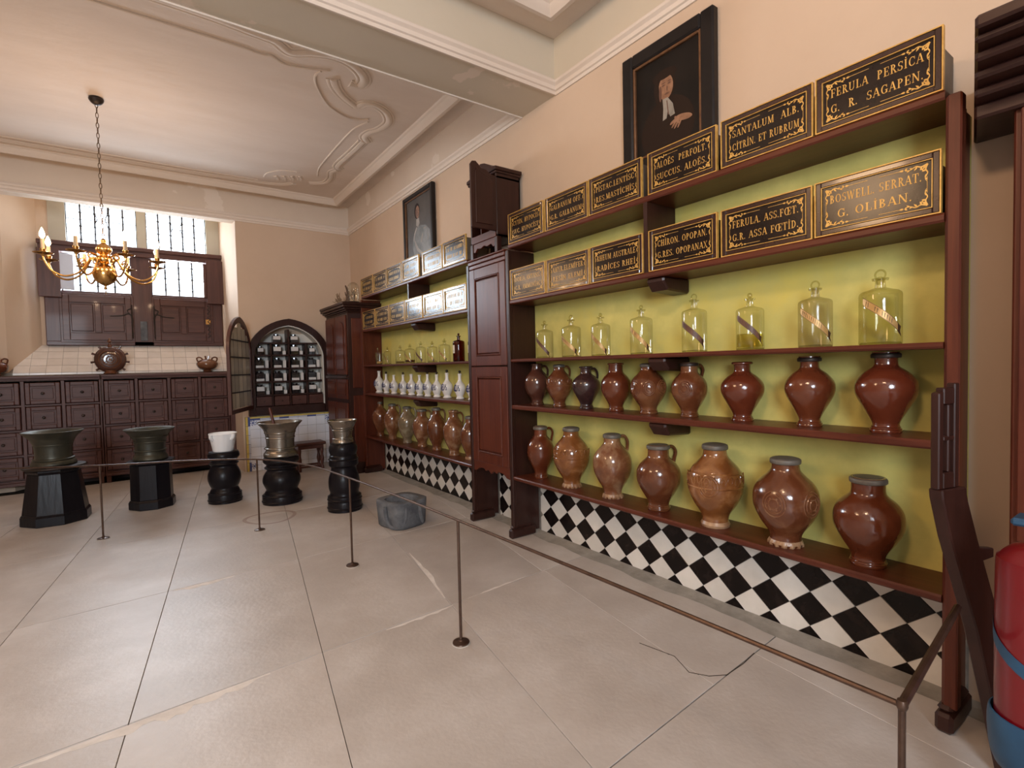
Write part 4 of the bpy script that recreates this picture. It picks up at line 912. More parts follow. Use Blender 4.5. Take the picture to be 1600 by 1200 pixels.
KJ = [('thick', 'red', 'plain red-brown pewter-lidded', dict(handle=True), 'leftmost'), ('tall', 'amber', 'amber tiger-glazed frill-footed', dict(frill=True, band=True), 'second'), ('tall', 'tan', 'mottled tan frill-footed', dict(frill=True, handle=True), 'third'),
      ('thick', 'mid', 'brown grey-shouldered', dict(handle=True), 'fourth'), ('tall', 'amber', 'large amber-brown seal-moulded', dict(med=1, band=True, patch=True), 'fifth'), ('tall', 'mid', 'large twin-medallion frill-footed', dict(med=2, frill=True), 'sixth'), ('thick', 'red', 'dark red-brown faceted', dict(), 'rightmost')]
KD = [(3.186, .214, .415), (2.823, .266, .440), (2.415, .258, .430), (2.033, .262, .400), (1.648, .291, .45), (1.265, .296, .425), (.910, .265, .385)]
for (y, w_, h), (kd, mt, ad, kw, o_) in zip(KD, KJ): jug(y, w_, h, S5, kd, jar_m[mt], '%s stoneware jug, %s from left on the bottom shelf, right bay' % (ad, o_), g5, **kw)
LJ = [('slim', 'mid', 'narrow-necked shiny brown', dict(), 'leftmost'), ('tall', 'tan', 'tan and brown', dict(handle=True), 'second'), ('tall', 'grey', 'grey-green', dict(handle=True), 'third'), ('thick', 'tan', 'streaked brown and tan', dict(handle=True), 'fourth'),
      ('tall', 'mid', 'shiny brown tall', dict(handle=True), 'fifth'), ('tall', 'tan', 'streaky broad-bellied', dict(handle=True, lid=False), 'sixth'), ('tall', 'mid', 'brown half-hidden', dict(patch=True), 'rightmost')]
LD = [(6.60, .215, .46), (6.191, .212, .45), (5.741, .219, .44), (5.338, .216, .43), (4.977, .205, .465), (4.596, .218, .455), (4.280, .186, .42)]
for (y, w_, h), (kd, mt, ad, kw, o_) in zip(LD, LJ): jug(y, w_, h, S5, kd, jar_m[mt], '%s stoneware jug, %s from left on the bottom shelf, left bay' % (ad, o_), gl, X=2.53, **kw)

# white bottle-shaped drug vases
od = ['leftmost', 'second', 'third', 'fourth', 'fifth', 'sixth', 'seventh', 'eighth', 'ninth', 'tenth', 'rightmost']
WD = [(6.60, .135, .285), (6.356, .105, .245), (6.105, .109, .233), (5.822, .108, .237), (5.584, .118, .243), (5.367, .106, .233), (5.163, .106, .243), (4.942, .112, .24), (4.713, .121, .256), (4.448, .114, .248), (4.215, .112, .243)]
for i, (y, w_, h) in enumerate(WD):
    k = 2.53/2.54; R = w_/2; t = thing('drug_vase', 'white blue-painted drug vase, %s from left on the shelf of white vases' % od[i], 'vase', (2.53, y*k, S4+.0006), group='white drug vases in the left bay')
    P = prof([(.70*R, 0), (.72*R, .03*h), (.56*R, .09*h), (.70*R, .17*h), (.95*R, .32*h), (R, .43*h), (.86*R, .55*h), (.48*R, .66*h), (.31*R, .74*h), (.27*R, .90*h), (.34*R, .98*h), (.34*R, h), (.22*R, h)], 4)
    MB().lathe(P, 22).obj('body', m_ware, t, smooth=True, ang=60)
    q = MB(); rg = random.Random(i)
    def on(a, z, e=.0012): r = rad_at(P, z)+e; return (r*math.cos(PI+a), r*math.sin(PI+a), z)
    for lz, n_l in ((.48, 4), (.37, 5)):
        for c in range(n_l):
            a = .3+(c-(n_l-1)/2)*.30; z = lz*h; q.tube([on(a-.10, z-.014), on(a+.02, z+.004), on(a+.11, z+.016)], .0038, 4)
            if rg.random() > .4: q.tube([on(a+.02, z-.014), on(a+.10, z-.003)], .0030, 4)
    q.tube([on(.3+.55*math.cos(c), h*.425+h*.13*math.sin(c)) for c in [j*PI/8 for j in range(4, 13)]], .0026, 4)
    for c in range(4): q.tube([on(-.35+.1*c, h*(.50+.015*c)), on(-.30+.1*c, h*(.53+.015*c))], .0028, 4)
    q.obj('blue_painting', m_wareblue, t)
    if i in (1, 3, 6, 7, 8, 9): MB().lathe(prof([(.13*R, h*.97), (.13*R, h*1.03), (.26*R, h*1.06), (.18*R, h*1.11), (0, h*1.13)], 3), 10).obj('stopper', m_iron, t, smooth=True)

# glass bottles
def bottle(Ym, w_, H, label, grp, gm=None, ball=True, ribbon=None, liquid=None, paper=False, name='glass_bottle', shoulder=.70, ribr=(.78, .20), tailm=None):
    gm = gm or g_clear; k = 2.53/2.54; R = w_/2*k; t = thing(name, label, 'bottle', (2.53, Ym*k, S3+.0006), group=grp); hs = H*shoulder
    P = prof([(R*.96, 0), (R, .006)], 1) + [(R, hs-R*.12), (R*.97, hs), (R*.85, hs+R*.10), (R*.5, hs+R*.20), (R*.26, hs+R*.30), (R*.24, H*.85), (R*.25, H*.865), (R*.38, H*.872), (R*.38, H*.882), (R*.22, H*.885)]
    b = MB().lathe(P, 24).obj('body', gm, t, smooth=True, ang=50)
    MB().lathe([(R*.93, .0012), (R*.97, .007), (R*.90, .011), (0, .014)], 24).obj('base', g_olive if gm is g_clear else gm, b, smooth=True)
    s = MB(); s.lathe([(R*.17, H*.82), (R*.20, H*.887), (R*.40, H*.889), (R*.40, H*.899), (R*.12, H*.905), (R*.10, H*.92)], 14)
    if ball is True: s.lathe([(max(.001, R*.19*math.sin(a)), H*.95-R*.21*math.cos(a)) for a in [PI*j/8 for j in range(9)]], 14)
    elif ball == 'ring': s.tube([(0, R*.25*math.cos(a), H*.95+R*.25*math.sin(a)) for a in [2*PI*j/16 for j in range(16)]], R*.05, 6, closed=True)
    s.obj('stopper', gm if gm is g_amber else g_olive, t, smooth=True)
    if ribbon:
        q = MB(); vs = []; fs = []; n = 14; hw = H*.058; z0, z1 = hs*ribr[0], hs*ribr[1]
        for j in range(n+1):
            u = j/n; a = PI-.55+1.75*u; z = z0+(z1-z0)*(u*.75+.25*u*u); wv = hw*(.55 if j == 0 else 1)
            for dz in (wv, -wv): vs.append(((R+.0012)*math.cos(a), (R+.0012)*math.sin(a), z+dz))
        for j in range(n): fs.append((2*j, 2*j+1, 2*j+3, 2*j+2))
        q.add(vs, fs); rb = q.obj('ribbon_label', ribbon, t, smooth=True)
        q = MB(); a1 = PI+1.20; zz = z1
        def rp(a, z, e=.0016): return ((R+e)*math.cos(a), (R+e)*math.sin(a), z)
        q.add([rp(a1-.02, zz+hw), rp(a1+.22, zz+hw*.2), rp(a1+.14, zz-hw*.9), rp(a1+.26, zz-hw*2.2), rp(a1-.02, zz-hw)], [(0, 1, 2, 3, 4)]); q.obj('ribbon_tail', tailm or m_ribtail, rb)
        q = MB(); rg = random.Random(int(Ym*100))
        for j in range(12):
            u = .12+.062*j; a = PI-.55+1.75*u; z = z0+(z1-z0)*(u*.75+.25*u*u); d = hw*.5
            if rg.random() < .15: continue
            q.tube([rp(a-.015, z-d), rp(a+.01, z+d)], .0011, 4)
            if rg.random() > .4: q.tube([rp(a+.012, z+d), rp(a+.05, z+d*.2)], .0008, 4)
        for e_ in (1, -1):
            q.tube([rp(PI-.55+1.75*u, z0+(z1-z0)*(u*.75+.25*u*u)+e_*hw*.9) for u in [j/10 for j in range(11)]], .0008, 4)
        q.obj('ribbon_lettering', m_ink, rb)
    if liquid:
        MB().lathe([(R*.90, .016), (R*.93, .02), (R*.93, hs*liquid[1]), (0, hs*liquid[1])], 20).obj('liquid', liquid[0], t, smooth=True, ang=50)
    if paper:
        q = MB(); vs = []; n = 8
        for j in range(n+1):
            a = PI-.9+1.2*j/n
            for z in (hs*.42, hs*.82): vs.append(((R+.001)*math.cos(a), (R+.001)*math.sin(a), z))
        q.add(vs, [(2*j, 2*j+2, 2*j+3, 2*j+1) for j in range(n)]); pl = q.obj('paper_label', m_paper, t)
        q = MB()
        for z in (.50, .56): q.tube([((R+.0015)*math.cos(PI-.6+.8*j/6), (R+.0015)*math.sin(PI-.6+.8*j/6), hs*z) for j in range(7)], .0012, 4)
        q.obj('label_print', m_wareblue, pl)
    return t
gb = 'ribbon-labelled glass bottles in the right bay'; gg = 'small glass bottles in the left bay'
BD = [(3.107, .132, .290, 'small clear bottle', dict(ribbon=m_ribd), 'leftmost'), (2.802, .140, .300, 'clear bottle with gilt ribbon and ring stopper', dict(ribbon=m_ribb, ball='ring', ribr=(.70, .22)), 'second'), (2.504, .129, .292, 'clear bottle with twisted gilt ribbon', dict(ribbon=m_ribb, ribr=(.72, .18)), 'third'),
      (2.152, .138, .308, 'clear bottle with broad gilt ribbon', dict(ribbon=m_ribb, ribr=(.76, .22)), 'fourth'), (1.771, .136, .325, 'tall clear bottle with brown ribbon', dict(ribbon=m_ribd, ball='ring', ribr=(.72, .26)), 'fifth'), (1.442, .133, .292, 'bottle of pale yellow liquid with brown ribbon', dict(ribbon=m_ribd, liquid=(m_liqgold, .40), ribr=(.82, .30)), 'sixth'),
      (1.126, .141, .302, 'cloudy grey bottle with worn ribbon', dict(gm=g_grey, ball='ring', ribbon=m_ribb, ribr=(.80, .28)), 'seventh'), (.867, .153, .310, 'largest olive-tinted bottle with gilt ribbon', dict(gm=g_olive, ball='ring', ribbon=m_ribb, ribr=(.84, .32)), 'rightmost')]
for y, w_, h, ad, kw, o_ in BD: bottle(y, w_, h, '%s, %s from left on the right-bay bottle shelf' % (ad, o_), gb, **kw)
GD = [(6.283, .085, .225, 'small clear bottle behind the beaker', dict(ribbon=m_ribb), 'second'), (5.886, .114, .222, 'clear bottle with a little dark liquid', dict(liquid=(m_liqdark, .18)), 'third'), (5.601, .118, .228, 'clear bottle a third full of dark liquid', dict(liquid=(m_liqdark, .26), ribbon=m_ribb), 'fourth'),
      (5.309, .111, .243, 'empty clear bottle with brown ribbon', dict(ribbon=m_ribd), 'fifth'), (5.025, .109, .232, 'clear bottle with thin dark dregs', dict(liquid=(m_liqdark, .10), ribbon=m_ribb), 'sixth'), (4.748, .121, .244, 'wide clear bottle with gilt ribbon', dict(ribbon=m_ribb), 'seventh'),
      (4.451, .116, .282, 'amber bottle with paper label', dict(gm=g_amber, paper=True), 'eighth'), (4.172, .104, .262, 'half-hidden amber bottle with paper label', dict(gm=g_amber, paper=True), 'rightmost')]
for y, w_, h, ad, kw, o_ in GD: bottle(y, w_, h, '%s, %s from left on the left-bay bottle shelf' % (ad, o_), gg, **kw)
t = thing('glass_beaker', 'open clear glass beaker with a wide rim, leftmost on the left-bay bottle shelf', 'beaker', (2.50, 6.46, S3+.0006))
MB().lathe(prof([(.035, 0), (.045, .004), (.050, .05), (.053, .13), (.058, .14), (.054, .138), (.048, .05), (.042, .010), (0, .008)], 3), 22).obj('body', g_clear, t, smooth=True)
MB().lathe(prof([(.034, .012), (.036, .03), (.030, .04), (0, .044)], 3), 14).obj('orange_residue', m_ribb, t, smooth=True)
bottle(6.62, .06, .238, 'slender stoppered clear bottle standing behind the open beaker at far left', gg)

# ------------------------------------------------------------------ pedestals and mortars
def pedestal(x, y, profile, mat, label, n=32, smooth=True, rz=0):
    t = thing('pedestal', label, 'pedestal', (x, y, 0), rz, group='black wooden mortar pedestals'); return t
def oct_(mb, r0, z0, r1, z1): return mb.lathe([(r0, z0), (r1, z1)], 8)
t = pedestal(-.743, 6.605, None, None, 'broad tapering eight-sided black pedestal at far left', rz=.3)
q = MB(); oct_(q, .252, .10, .20, .48); q.obj('shaft', m_blackwood, t, bevel=.006)
q = MB(); oct_(q, .268, 0, .266, .09); oct_(q, .266, .09, .252, .105); q.obj('base_moulding', m_blackwood, t, bevel=.006)
MB().lathe([(.205, .48), (.215, .50), (.21, .515)], 8).obj('neck', m_blackwood, t)
MB().lathe(prof([(.215, .515), (.235, .522), (.236, .535), (.215, .542), (0, .543)], 2), 32).obj('dished_top', m_iron, t, smooth=True)
def mortar(x, y, z, P, mat, label, rings=(), name='mortar', cat='mortar', grp='bronze mortars', extra=None):
    t = thing(name, label, cat, (x, y, z+.0006), group=grp)
    MB().lathe(prof(P, 5), 36).obj('body', mat, t, smooth=True, ang=60); q = MB()
    for r, zz in rings: q.lathe(prof([(r-.004, zz-.010), (r+.004, zz-.006), (r+.006, zz), (r+.004, zz+.006), (r-.004, zz+.010)], 2), 36)
    if rings: q.obj('raised_ring', mat, t, smooth=True)
    return t
def bell(R, h, foot=.62, waist=.56):
    return [(R*foot, 0), (R*(foot+.04), h*.04), (R*foot, h*.12), (R*waist, h*.22), (R*waist, h*.45), (R*(waist+.03), h*.62), (R*.74, h*.80), (R*.95, h*.96), (R, h), (R*.93, h*.995), (R*.70, h*.84), (R*.50, h*.55), (R*.40, h*.2), (0, h*.12)]
mortar(-.743, 6.605, .543, bell(.236, .325, .70, .60), m_bronzed, 'wide green-black bronze mortar on the eight-sided pedestal at far left', ((.155, .06), (.145, .20)))
t = pedestal(.02, 6.621, None, None, 'straight eight-sided black pedestal, second from the left', rz=.2)
q = MB(); oct_(q, .192, .095, .186, .46); q.obj('shaft', m_blackwood, t, bevel=.006)
q = MB(); oct_(q, .21, 0, .21, .08); oct_(q, .21, .08, .192, .096); q.obj('base_moulding', m_blackwood, t, bevel=.006)
MB().lathe([(.186, .46), (.22, .475), (.222, .495), (.20, .498), (0, .499)], 8).obj('top_board', m_blackwood, t, bevel=.003)
mortar(.02, 6.621, .499, bell(.226, .325, .66, .60), m_bronzed, 'narrow-waisted dark bronze mortar on the straight pedestal, second from left', ((.140, .10), (.142, .19), (.160, .245)))
def baluster(x, y, R, H, label, K):
    t = pedestal(x, y, None, None, label)
    MB().lathe([(r, min(max(z, 0), H)) for r, z in prof([(r*R, z*H) for r, z in K], 2)], 36).obj('turned_shaft', m_blackwood, t, smooth=True, ang=28)
    for z in (.05, .172, .765): 
        r = rad_at([(a*R, b*H) for a, b in K], z*H); MB().lathe(prof([(r-.004, z*H-.012), (r+.008, z*H), (r-.004, z*H+.012)], 3), 36).obj('bead', m_blackwood, t, smooth=True)
    return t
Kb = [(1, 0), (1, .15), (.97, .165), (.97, .18), (.90, .20), (.86, .24), (.80, .27), (.80, .30), (.86, .33), (.97, .43), (.99, .50), (.95, .58), (.84, .66), (.76, .70), (.76, .73), (.84, .75), (.84, .78), (.78, .80), (.80, .84), (.92, .88), (.95, .92), (.92, .965), (.84, .99), (.82, 1), (0, 1)]
baluster(.664, 6.339, .163, .548, 'short turned black baluster pedestal, middle of the five', Kb)
mm = mortar(.664, 6.339, .548, [(.098, 0), (.102, .01), (.108, .05), (.122, .12), (.135, .178), (.138, .19), (.128, .192), (.108, .14), (.085, .06), (0, .04)], m_marble, 'white marble mortar with four lugs on the short turned pedestal', (), grp='stone mortars')
for a in (.6, 2.2, 3.75, 5.3):
    q = MB().tube(spline([(.118*math.cos(a), .118*math.sin(a), .13), (.148*math.cos(a), .148*math.sin(a), .155), (.150*math.cos(a), .150*math.sin(a), .188)], 4), .018, 8); q.obj('lug', m_marble, mm, smooth=True)
Kc = [(r*.97 if z > .3 else r, z) for r, z in Kb]
baluster(1.155, 5.906, .196, .492, 'stout turned black baluster pedestal, fourth from the left', Kc)
mortar(1.155, 5.906, .492, bell(.224, .365, .72, .62), m_bronze, 'large polished bell-shaped bronze mortar with wooden-handled pestle', ((.155, .09), (.142, .20), (.150, .255), (.163, .03)))
t = thing('pestle', 'slim reddish wooden pestle leaning out of the large bronze mortar', 'pestle', (1.155, 5.906, .5446))
MB().tube([(.0, .0, .0), (-.03, .045, .19), (-.075, .10, .46)], lambda u: .018-.004*u, 10).obj('shaft', wood_z, t, smooth=True)
MB().tube([(.003, -.004, .0), (-.004, .004, .03)], .026, 10).obj('head', m_bronze, t, smooth=True)
Kd = [(1, 0), (1, .13), (.97, .14), (.98, .17), (.98, .22), (.86, .24), (.84, .28), (.90, .33), (.92, .42), (.88, .50), (.78, .57), (.74, .62), (.74, .65), (.84, .67), (.86, .70), (.84, .78), (.80, .82), (.76, .83), (.80, .86), (.84, .90), (.82, .95), (.74, .99), (.72, 1), (0, 1)]
baluster(1.587, 5.155, .164, .668, 'tall slim turned black pedestal, rightmost of the five', Kd)
mortar(1.587, 5.155, .668, [(.098, 0), (.102, .01), (.096, .03), (.088, .06), (.092, .10), (.100, .14), (.112, .165), (.132, .20), (.142, .225), (.134, .226), (.100, .17), (.075, .08), (0, .05)], m_bronze, 'small shiny bronze mortar on the tall slim pedestal', ((.098, .13), (.103, .155), (.094, .045)))
# old grey stone mortar on the floor
t = thing('stone_mortar', 'rough grey stone mortar with carved side, standing on the floor', 'mortar', (1.835, 4.31, 0), .25, group='stone mortars')
P = [(.155, 0), (.172, .02), (.178, .10), (.185, .20), (.186, .232), (.176, .24), (.140, .235), (.125, .18), (.105, .09), (0, .07)]
def sq(a, k): c = max(abs(math.cos(a)), abs(math.sin(a))); return 1+(min(1/c, 1.22)-1)*(.85 if k < 6 else .35)+.02*math.sin(3*a+1)
MB().lathe(P, 40, fn=sq).obj('body', m_grey, t, smooth=True, ang=60)
for a in (PI+.55, PI+1.0+PI/2*.85):
    q = MB(); R = .185
    q.tube(spline([(R*1.03*math.cos(a-.5), R*1.03*math.sin(a-.5), .20), (R*1.03*math.cos(a-.42), R*1.03*math.sin(a-.42), .10), (R*1.0*math.cos(a-.2), R*1.0*math.sin(a-.2), .03), (R*1.0*math.cos(a+.25), R*1.0*math.sin(a+.25), .03), (R*1.05*math.cos(a+.5), R*1.05*math.sin(a+.5), .10), (R*1.05*math.cos(a+.52), R*1.05*math.sin(a+.52), .20)], 6), .018, 8)
    q.obj('carved_rib', m_grey, t, smooth=True)
# stool by the tile panel
t = thing('wooden_stool', 'small dark wooden stool with turned legs before the Delft tiles', 'stool', (1.84, 7.52, 0))
MB().box(-.20, .20, -.14, .14, .36, .40).obj('seat', oak_x, t, bevel=.01)
MB().box(-.17, .17, -.11, .11, .31, .36).obj('apron', oak_x, t, bevel=.004)
for x in (-.15, .15):
    for y in (-.09, .09): MB().lathe(prof([(.022, 0), (.024, .04), (.016, .08), (.028, .15), (.018, .22), (.024, .27), (.024, .31)], 3), 12, x, y).obj('leg', oak_z, t, smooth=True)
q = MB(); q.box(-.15, .15, -.10, -.08, .05, .075); q.box(-.15, .15, .08, .10, .05, .075); q.obj('stretcher', oak_x, t)

# ------------------------------------------------------------------ flasks on the sill
def flask(x, y, z, label): return thing('stoneware_flask', label, 'flask', (x, y, z), group='brown flasks on the window sill')
t = flask(-.355, 8.53, 1.4125, 'round brown flask ringed with pegs, middle of the window sill')
q = MB(); P = prof([(.0, -.085), (.09, -.080), (.150, -.050), (.172, 0), (.150, .050), (.09, .080), (.0, .085)], 5); q.lathe(P, 32); q.v = [(x, z*.75, y*1.0+.185) for x, y, z in q.v]
q.obj('body', jar_m['dark'], t, smooth=True)
q = MB()
for r in (.115, .075, .04): rr = rad_at([(b, a) for a, b in P], 0); q.tube([(r*math.cos(a), -.060-.012*(r < .1), .185+r*math.sin(a)) for a in [k*2*PI/24 for k in range(24)]], .006, 5, closed=True)
q.lathe([(.014, 0), (.014, .01), (0, .014)], 10, 0, 0); q.v[-30:] = [(x, -.066-z, .185+y) for x, y, z in q.v[-30:]]
q.obj('relief_ring', jar_m['mid'], t, smooth=True)
for k in range(9):
    a = -.75+k*(PI+1.5)/8
    if k == 4: continue
    MB().tube([(.165*math.cos(a), 0, .185+.165*math.sin(a)), (.205*math.cos(a), 0, .185+.205*math.sin(a))], lambda u: .012+.004*u, 8).obj('peg', jar_m['dark'], t, smooth=True)
MB().lathe(prof([(.03, .35), (.020, .375), (.016, .40), (.026, .415), (.022, .43), (.010, .445), (.014, .458), (0, .47)], 3), 14).obj('neck', jar_m['mid'], t, smooth=True)
MB().lathe(prof([(.075, 0), (.08, .012), (.06, .03), (.065, .05)], 3), 20).obj('foot', jar_m['mid'], t, smooth=True)
def two_handled(x, label, m_):
    t = flask(x, 8.51, 1.4125, label)
    MB().lathe(prof([(.05, 0), (.055, .015), (.05, .03), (.105, .05), (.135, .095), (.13, .13), (.09, .165), (.04, .178), (0, .18)], 4), 28).obj('body', m_, t, smooth=True)
    for s in (-1, 1):
        MB().tube(spline([(s*.115, 0, .145), (s*.125, 0, .19), (s*.095, 0, .205), (s*.065, 0, .19), (s*.06, 0, .168)], 5), .010, 8).obj('handle', m_, t, smooth=True)
        MB().tube([(s*.012, 0, .170), (s*.022, 0, .225)], lambda u: .010+.002*u, 8).obj('spout', m_, t, smooth=True)
    return t
two_handled(.735, 'squat red-brown flask with two loop handles, right end of the sill', jar_m['mid']); fl_ = two_handled(-1.425, 'red-brown two-handled flask at the left end of the sill', jar_m['red']); fl_.location.y = 8.485; fl_.scale = (.84, .84, 1)

# ------------------------------------------------------------------ chandelier
HX, HY = -.258, 6.0
t = thing('chandelier', 'polished brass eight-armed chandelier hanging on a chain before the window', 'chandelier', (HX, HY, 2.16))
def L(z): return z-2.16
P = prof([(0, L(2.175)), (.014, L(2.185)), (.010, L(2.21)), (.035, L(2.225)), (.075, L(2.26)), (.092, L(2.315)), (.082, L(2.365)), (.045, L(2.395)), (.030, L(2.41)), (.060, L(2.425)), (.068, L(2.455)), (.050, L(2.475)), (.030, L(2.49)), (.055, L(2.52)), (.060, L(2.55)), (.035, L(2.585)), (.018, L(2.60)), (.022, L(2.625)), (.008, L(2.64))], 4)
MB().lathe(P, 28).obj('baluster', m_brass, t, smooth=True, ang=60)
MB().tube([(0, .022*math.cos(a), L(2.16)+.022*math.sin(a)) for a in [k*PI/8 for k in range(16)]], .004, 6, closed=True).obj('lower_ring', m_brass, t, smooth=True)
arm = MB().tube(spline([(.055, 0, L(2.43)), (.10, 0, L(2.45)), (.13, 0, L(2.40)), (.19, 0, L(2.31)), (.29, 0, L(2.265)), (.38, 0, L(2.30)), (.425, 0, L(2.38)), (.43, 0, L(2.425))], 6), lambda u: .0095-.002*u, 8)
arm.tube(spline([(.13, 0, L(2.40)), (.155, 0, L(2.44)), (.185, 0, L(2.42)), (.175, 0, L(2.385)), (.15, 0, L(2.39))], 5), .006, 6)
arm = arm.mesh('arm', m_brass, True)
pan = MB().lathe(prof([(.010, L(2.41)), (.022, L(2.425)), (.062, L(2.435)), (.066, L(2.442)), (.020, L(2.437)), (.017, L(2.445)), (.022, L(2.47)), (.020, L(2.475)), (.008, L(2.474))], 3), 18, .43, 0).mesh('drip_pan', m_brass, True)
can = MB().lathe([(.015, L(2.4745)), (.015, L(2.555)), (.010, L(2.56)), (0, L(2.56))], 12, .43, 0).mesh('candle', m_candle, True)
fla = MB().lathe(prof([(.006, L(2.5605)), (.017, L(2.578)), (.020, L(2.597)), (.011, L(2.628)), (0, L(2.652))], 3), 10, .43, 0).mesh('flame_bulb', m_flame, True)
for k in range(8):
    a = (22.5+45*k)*PI/180
    A = link('arm', arm, t); A.rotation_euler = (0, 0, a); link('drip_pan', pan, A); link('candle', can, A)
    MB().tube(spline([(.035*math.cos(a), .035*math.sin(a), L(2.47)), (.10*math.cos(a), .10*math.sin(a), L(2.50)), (.12*math.cos(a), .12*math.sin(a), L(2.47)), (.095*math.cos(a), .095*math.sin(a), L(2.45)), (.085*math.cos(a), .085*math.sin(a), L(2.475))], 5), .006, 6).obj('scroll', m_brass, t, smooth=True)
    if k not in (1, 2):
        link('flame_bulb', fla, A)
        lamp('candle_light', 'POINT', (HX+.43*math.cos(a), HY+.43*math.sin(a), 2.675), 5.8, WARM, shadow_soft_size=.02)
q = MB().tube([(.010*math.cos(a), 0, .026*math.sin(a)) for a in [j*PI/6 for j in range(12)]], .0035, 5, closed=True).mesh('chain_link', m_chain, True)
z = L(2.665); k = 0
while z < L(3.84): o = link('chain_link', q, t, 0, (0, 0, z)); o.rotation_euler = (0, 0, k*PI/2+.3); z += .045; k += 1
MB().lathe(prof([(.006, L(3.835)), (.03, L(3.845)), (.055, L(3.875)), (.05, L(3.899)), (0, L(3.8995))], 3), 16).obj('ceiling_rose', m_iron, t, smooth=True)

# ------------------------------------------------------------------ barrier
bp = [(-.34, 5.584), (.772, 4.955), (1.153, 3.622), (1.252, 2.248), (1.335, .412)]; RZ = .630
t = thing('rail_barrier', 'low brown metal rail barrier on thin posts across the stone floor', 'barrier', (0, 0, 0))
pm_ = MB().tube([(0, 0, .008), (0, 0, RZ)], .0075, 10).mesh('post', m_postm, True); bm_ = MB().lathe(prof([(.042, .004), (.042, .010), (.014, .016), (.011, .024)], 2), 24).mesh('base_plate', m_postm, True); fm_ = MB().lathe([(.047, .0003), (.047, .004), (.04, .0042)], 24).mesh('felt_pad', m_felt)
for x, y in bp: p = link('post', pm_, t, 0, (x, y, 0)); link('base_plate', bm_, p); link('felt_pad', fm_, p)
MB().tube(spline([(-1.75, 6.42, RZ), (-1.05, 6.02, RZ), (-.34, 5.584, RZ), (.25, 5.33, RZ), (.772, 4.955, RZ), (1.05, 4.35, RZ), (1.153, 3.622, RZ), (1.21, 2.95, RZ), (1.252, 2.248, RZ), (1.30, 1.3, RZ), (1.335, .412, RZ)], 8), .007, 8).obj('rail', m_postm, t, smooth=True)
MB().tube([(1.335, .412, RZ), (2.0, .476, RZ)], .010, 8).obj('end_rail', m_postm, t, smooth=True)
MB().lathe(prof([(.0085, RZ-.010), (.012, RZ), (.009, RZ+.012)], 3), 12, 1.335, .412).obj('joint', m_postm, t, smooth=True)

# ------------------------------------------------------------------ things at the right edge
t = thing('slotted_stand', 'dark wooden slanting post with upright slotted board at the right edge', 'stand', (2.22, .43, 0))
A0 = Vector((1.965, .500)); dd = Vector((.27, -.075)).normalized(); nn = Vector((-dd.y, dd.x))
def S3d(s, z, o): p = A0+dd*s+nn*o; return (p.x-2.22, p.y-.43, z)
def sprism(poly, o0, o1):
    n = len(poly); q = MB(); q.add([S3d(s, z, o0) for s, z in poly]+[S3d(s, z, o1) for s, z in poly], [tuple(range(n)), tuple(range(n, 2*n))[::-1]]+[(i, (i+1) % n, n+(i+1) % n, n+i) for i in range(n)]); return q
sprism([(-.046, 1.0), (-.042, .97), (-.003, .847), (.124, .544), (.213, .276), (.30, .0), (.42, .0), (.34, .25), (.258, .517), (.126, .829), (.077, .956), (.066, 1.0)], -.02, .02).obj('slanting_post', dk_z, t, bevel=.004)
b = sprism([(-.05, 1.0), (-.028, 1.0), (-.028, 1.295), (-.05, 1.29)], -.012, .012)
for s0, s1, z0, z1 in ((.022, .045, 1.0, 1.318), (-.028, .022, 1.0, 1.05), (-.028, .022, 1.255, 1.305), (-.008, .004, 1.05, 1.255), (-.028, .022, 1.145, 1.16)):
    c = sprism([(s0, z0), (s1, z0), (s1, z1), (s0, z1)], -.012, .012); b.add(c.v, c.f)
b.obj('slotted_board', dk_z, t, bevel=.003)
sprism([(.13, .80), (.225, .785), (.225, .755), (.16, .75)], -.010, .010).obj('short_arm', dk_z, t, bevel=.003)
t = thing('fire_extinguisher', 'red fire extinguisher on a blue stand at the right edge', 'fire extinguisher', (1.83, .272, 0))
MB().lathe(prof([(.075, .36), (.085, .38), (.086, .45), (.086, .83), (.080, .875), (.055, .905), (.025, .918), (.022, .93)], 4), 32).obj('cylinder', m_red, t, smooth=True, ang=60)
MB().lathe([(.024, .93), (.026, .95), (.022, .97), (0, .972)], 16).obj('valve', m_blackp, t, smooth=True)
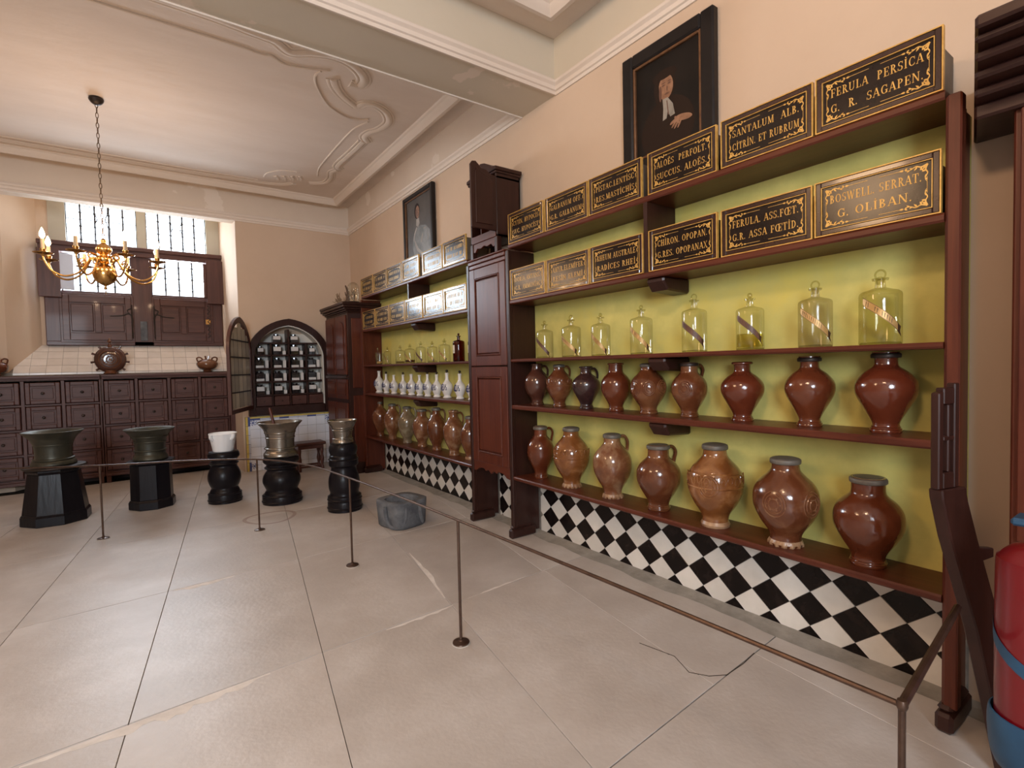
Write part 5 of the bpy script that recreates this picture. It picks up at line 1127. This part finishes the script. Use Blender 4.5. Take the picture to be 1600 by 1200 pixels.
MB().box(-.05, .10, -.014, .014, .975, .995).obj('lever', m_bluep, t, bevel=.006); MB().box(-.05, .03, .014, .05, .965, .985).obj('lever', m_bluep, t, bevel=.006)
MB().tube(spline([(.0, -.02, .955), (.02, -.10, .93), (.05, -.13, .80), (.05, -.12, .60)], 6), .010, 8).obj('hose', m_blackp, t, smooth=True)
q = MB(); vs = []; fs = []; n = 20
for j in range(n+1):
    a = PI*.35+PI*1.35*j/n; zz = .72-.17*math.sin(PI*.5*j/n)
    for dz in (.018, -.018): vs.append((.0885*math.cos(a), .0885*math.sin(a), zz+dz))
q.add(vs, [(2*j, 2*j+1, 2*j+3, 2*j+2) for j in range(n)]); q.obj('blue_strap', m_bluep, t, smooth=True)
MB().lathe(prof([(.13, 0), (.13, .02), (.04, .05), (.035, .28), (.085, .33), (.098, .40), (.098, .46), (.090, .46), (.088, .37), (0, .355)], 3), 28).obj('stand_cup', m_bluep, t, smooth=True, ang=50)
t = thing('large_cupboard', 'large dark cupboard with heavy projecting cornice at the right edge', 'cupboard', (2.42, -.28, 0))
MB().box(0, .245, -.72, .72, .10, 2.30).obj('body', wood_z, t, bevel=.006)
MB().box(-.02, .245, -.735, .735, 0, .10).obj('plinth', wood_y, t, bevel=.01)
q = MB()
for o_, e_, a, b in ((.03, .005, 2.22, 2.27), (.10, .012, 2.27, 2.30), (.17, .02, 2.30, 2.33), (.24, .03, 2.33, 2.36), (.30, .04, 2.36, 2.385), (.34, .05, 2.385, 2.425)):
    q.prism([(-o_, .823-.2245*o_), (.245, .878), (.245, -.76), (-o_, -.76)], a, b, 'z')
q.obj('cornice', dk_y, t, bevel=.008)
d = MB().box(-.02, 0, .02, .70, .76, 2.22).obj('door', wood_z, t, bevel=.004); MB().box(-.028, -.0201, .12, .60, .88, 2.10).obj('panel', wood_z, d, bevel=.01)
d = MB().box(-.02, 0, .02, .70, .14, .72).obj('door', wood_z, t, bevel=.004); MB().box(-.028, -.0201, .12, .60, .25, .62).obj('panel', wood_z, d, bevel=.01)
d = MB().box(-.02, 0, -.70, -.02, .14, 2.22).obj('door', wood_z, t, bevel=.004)
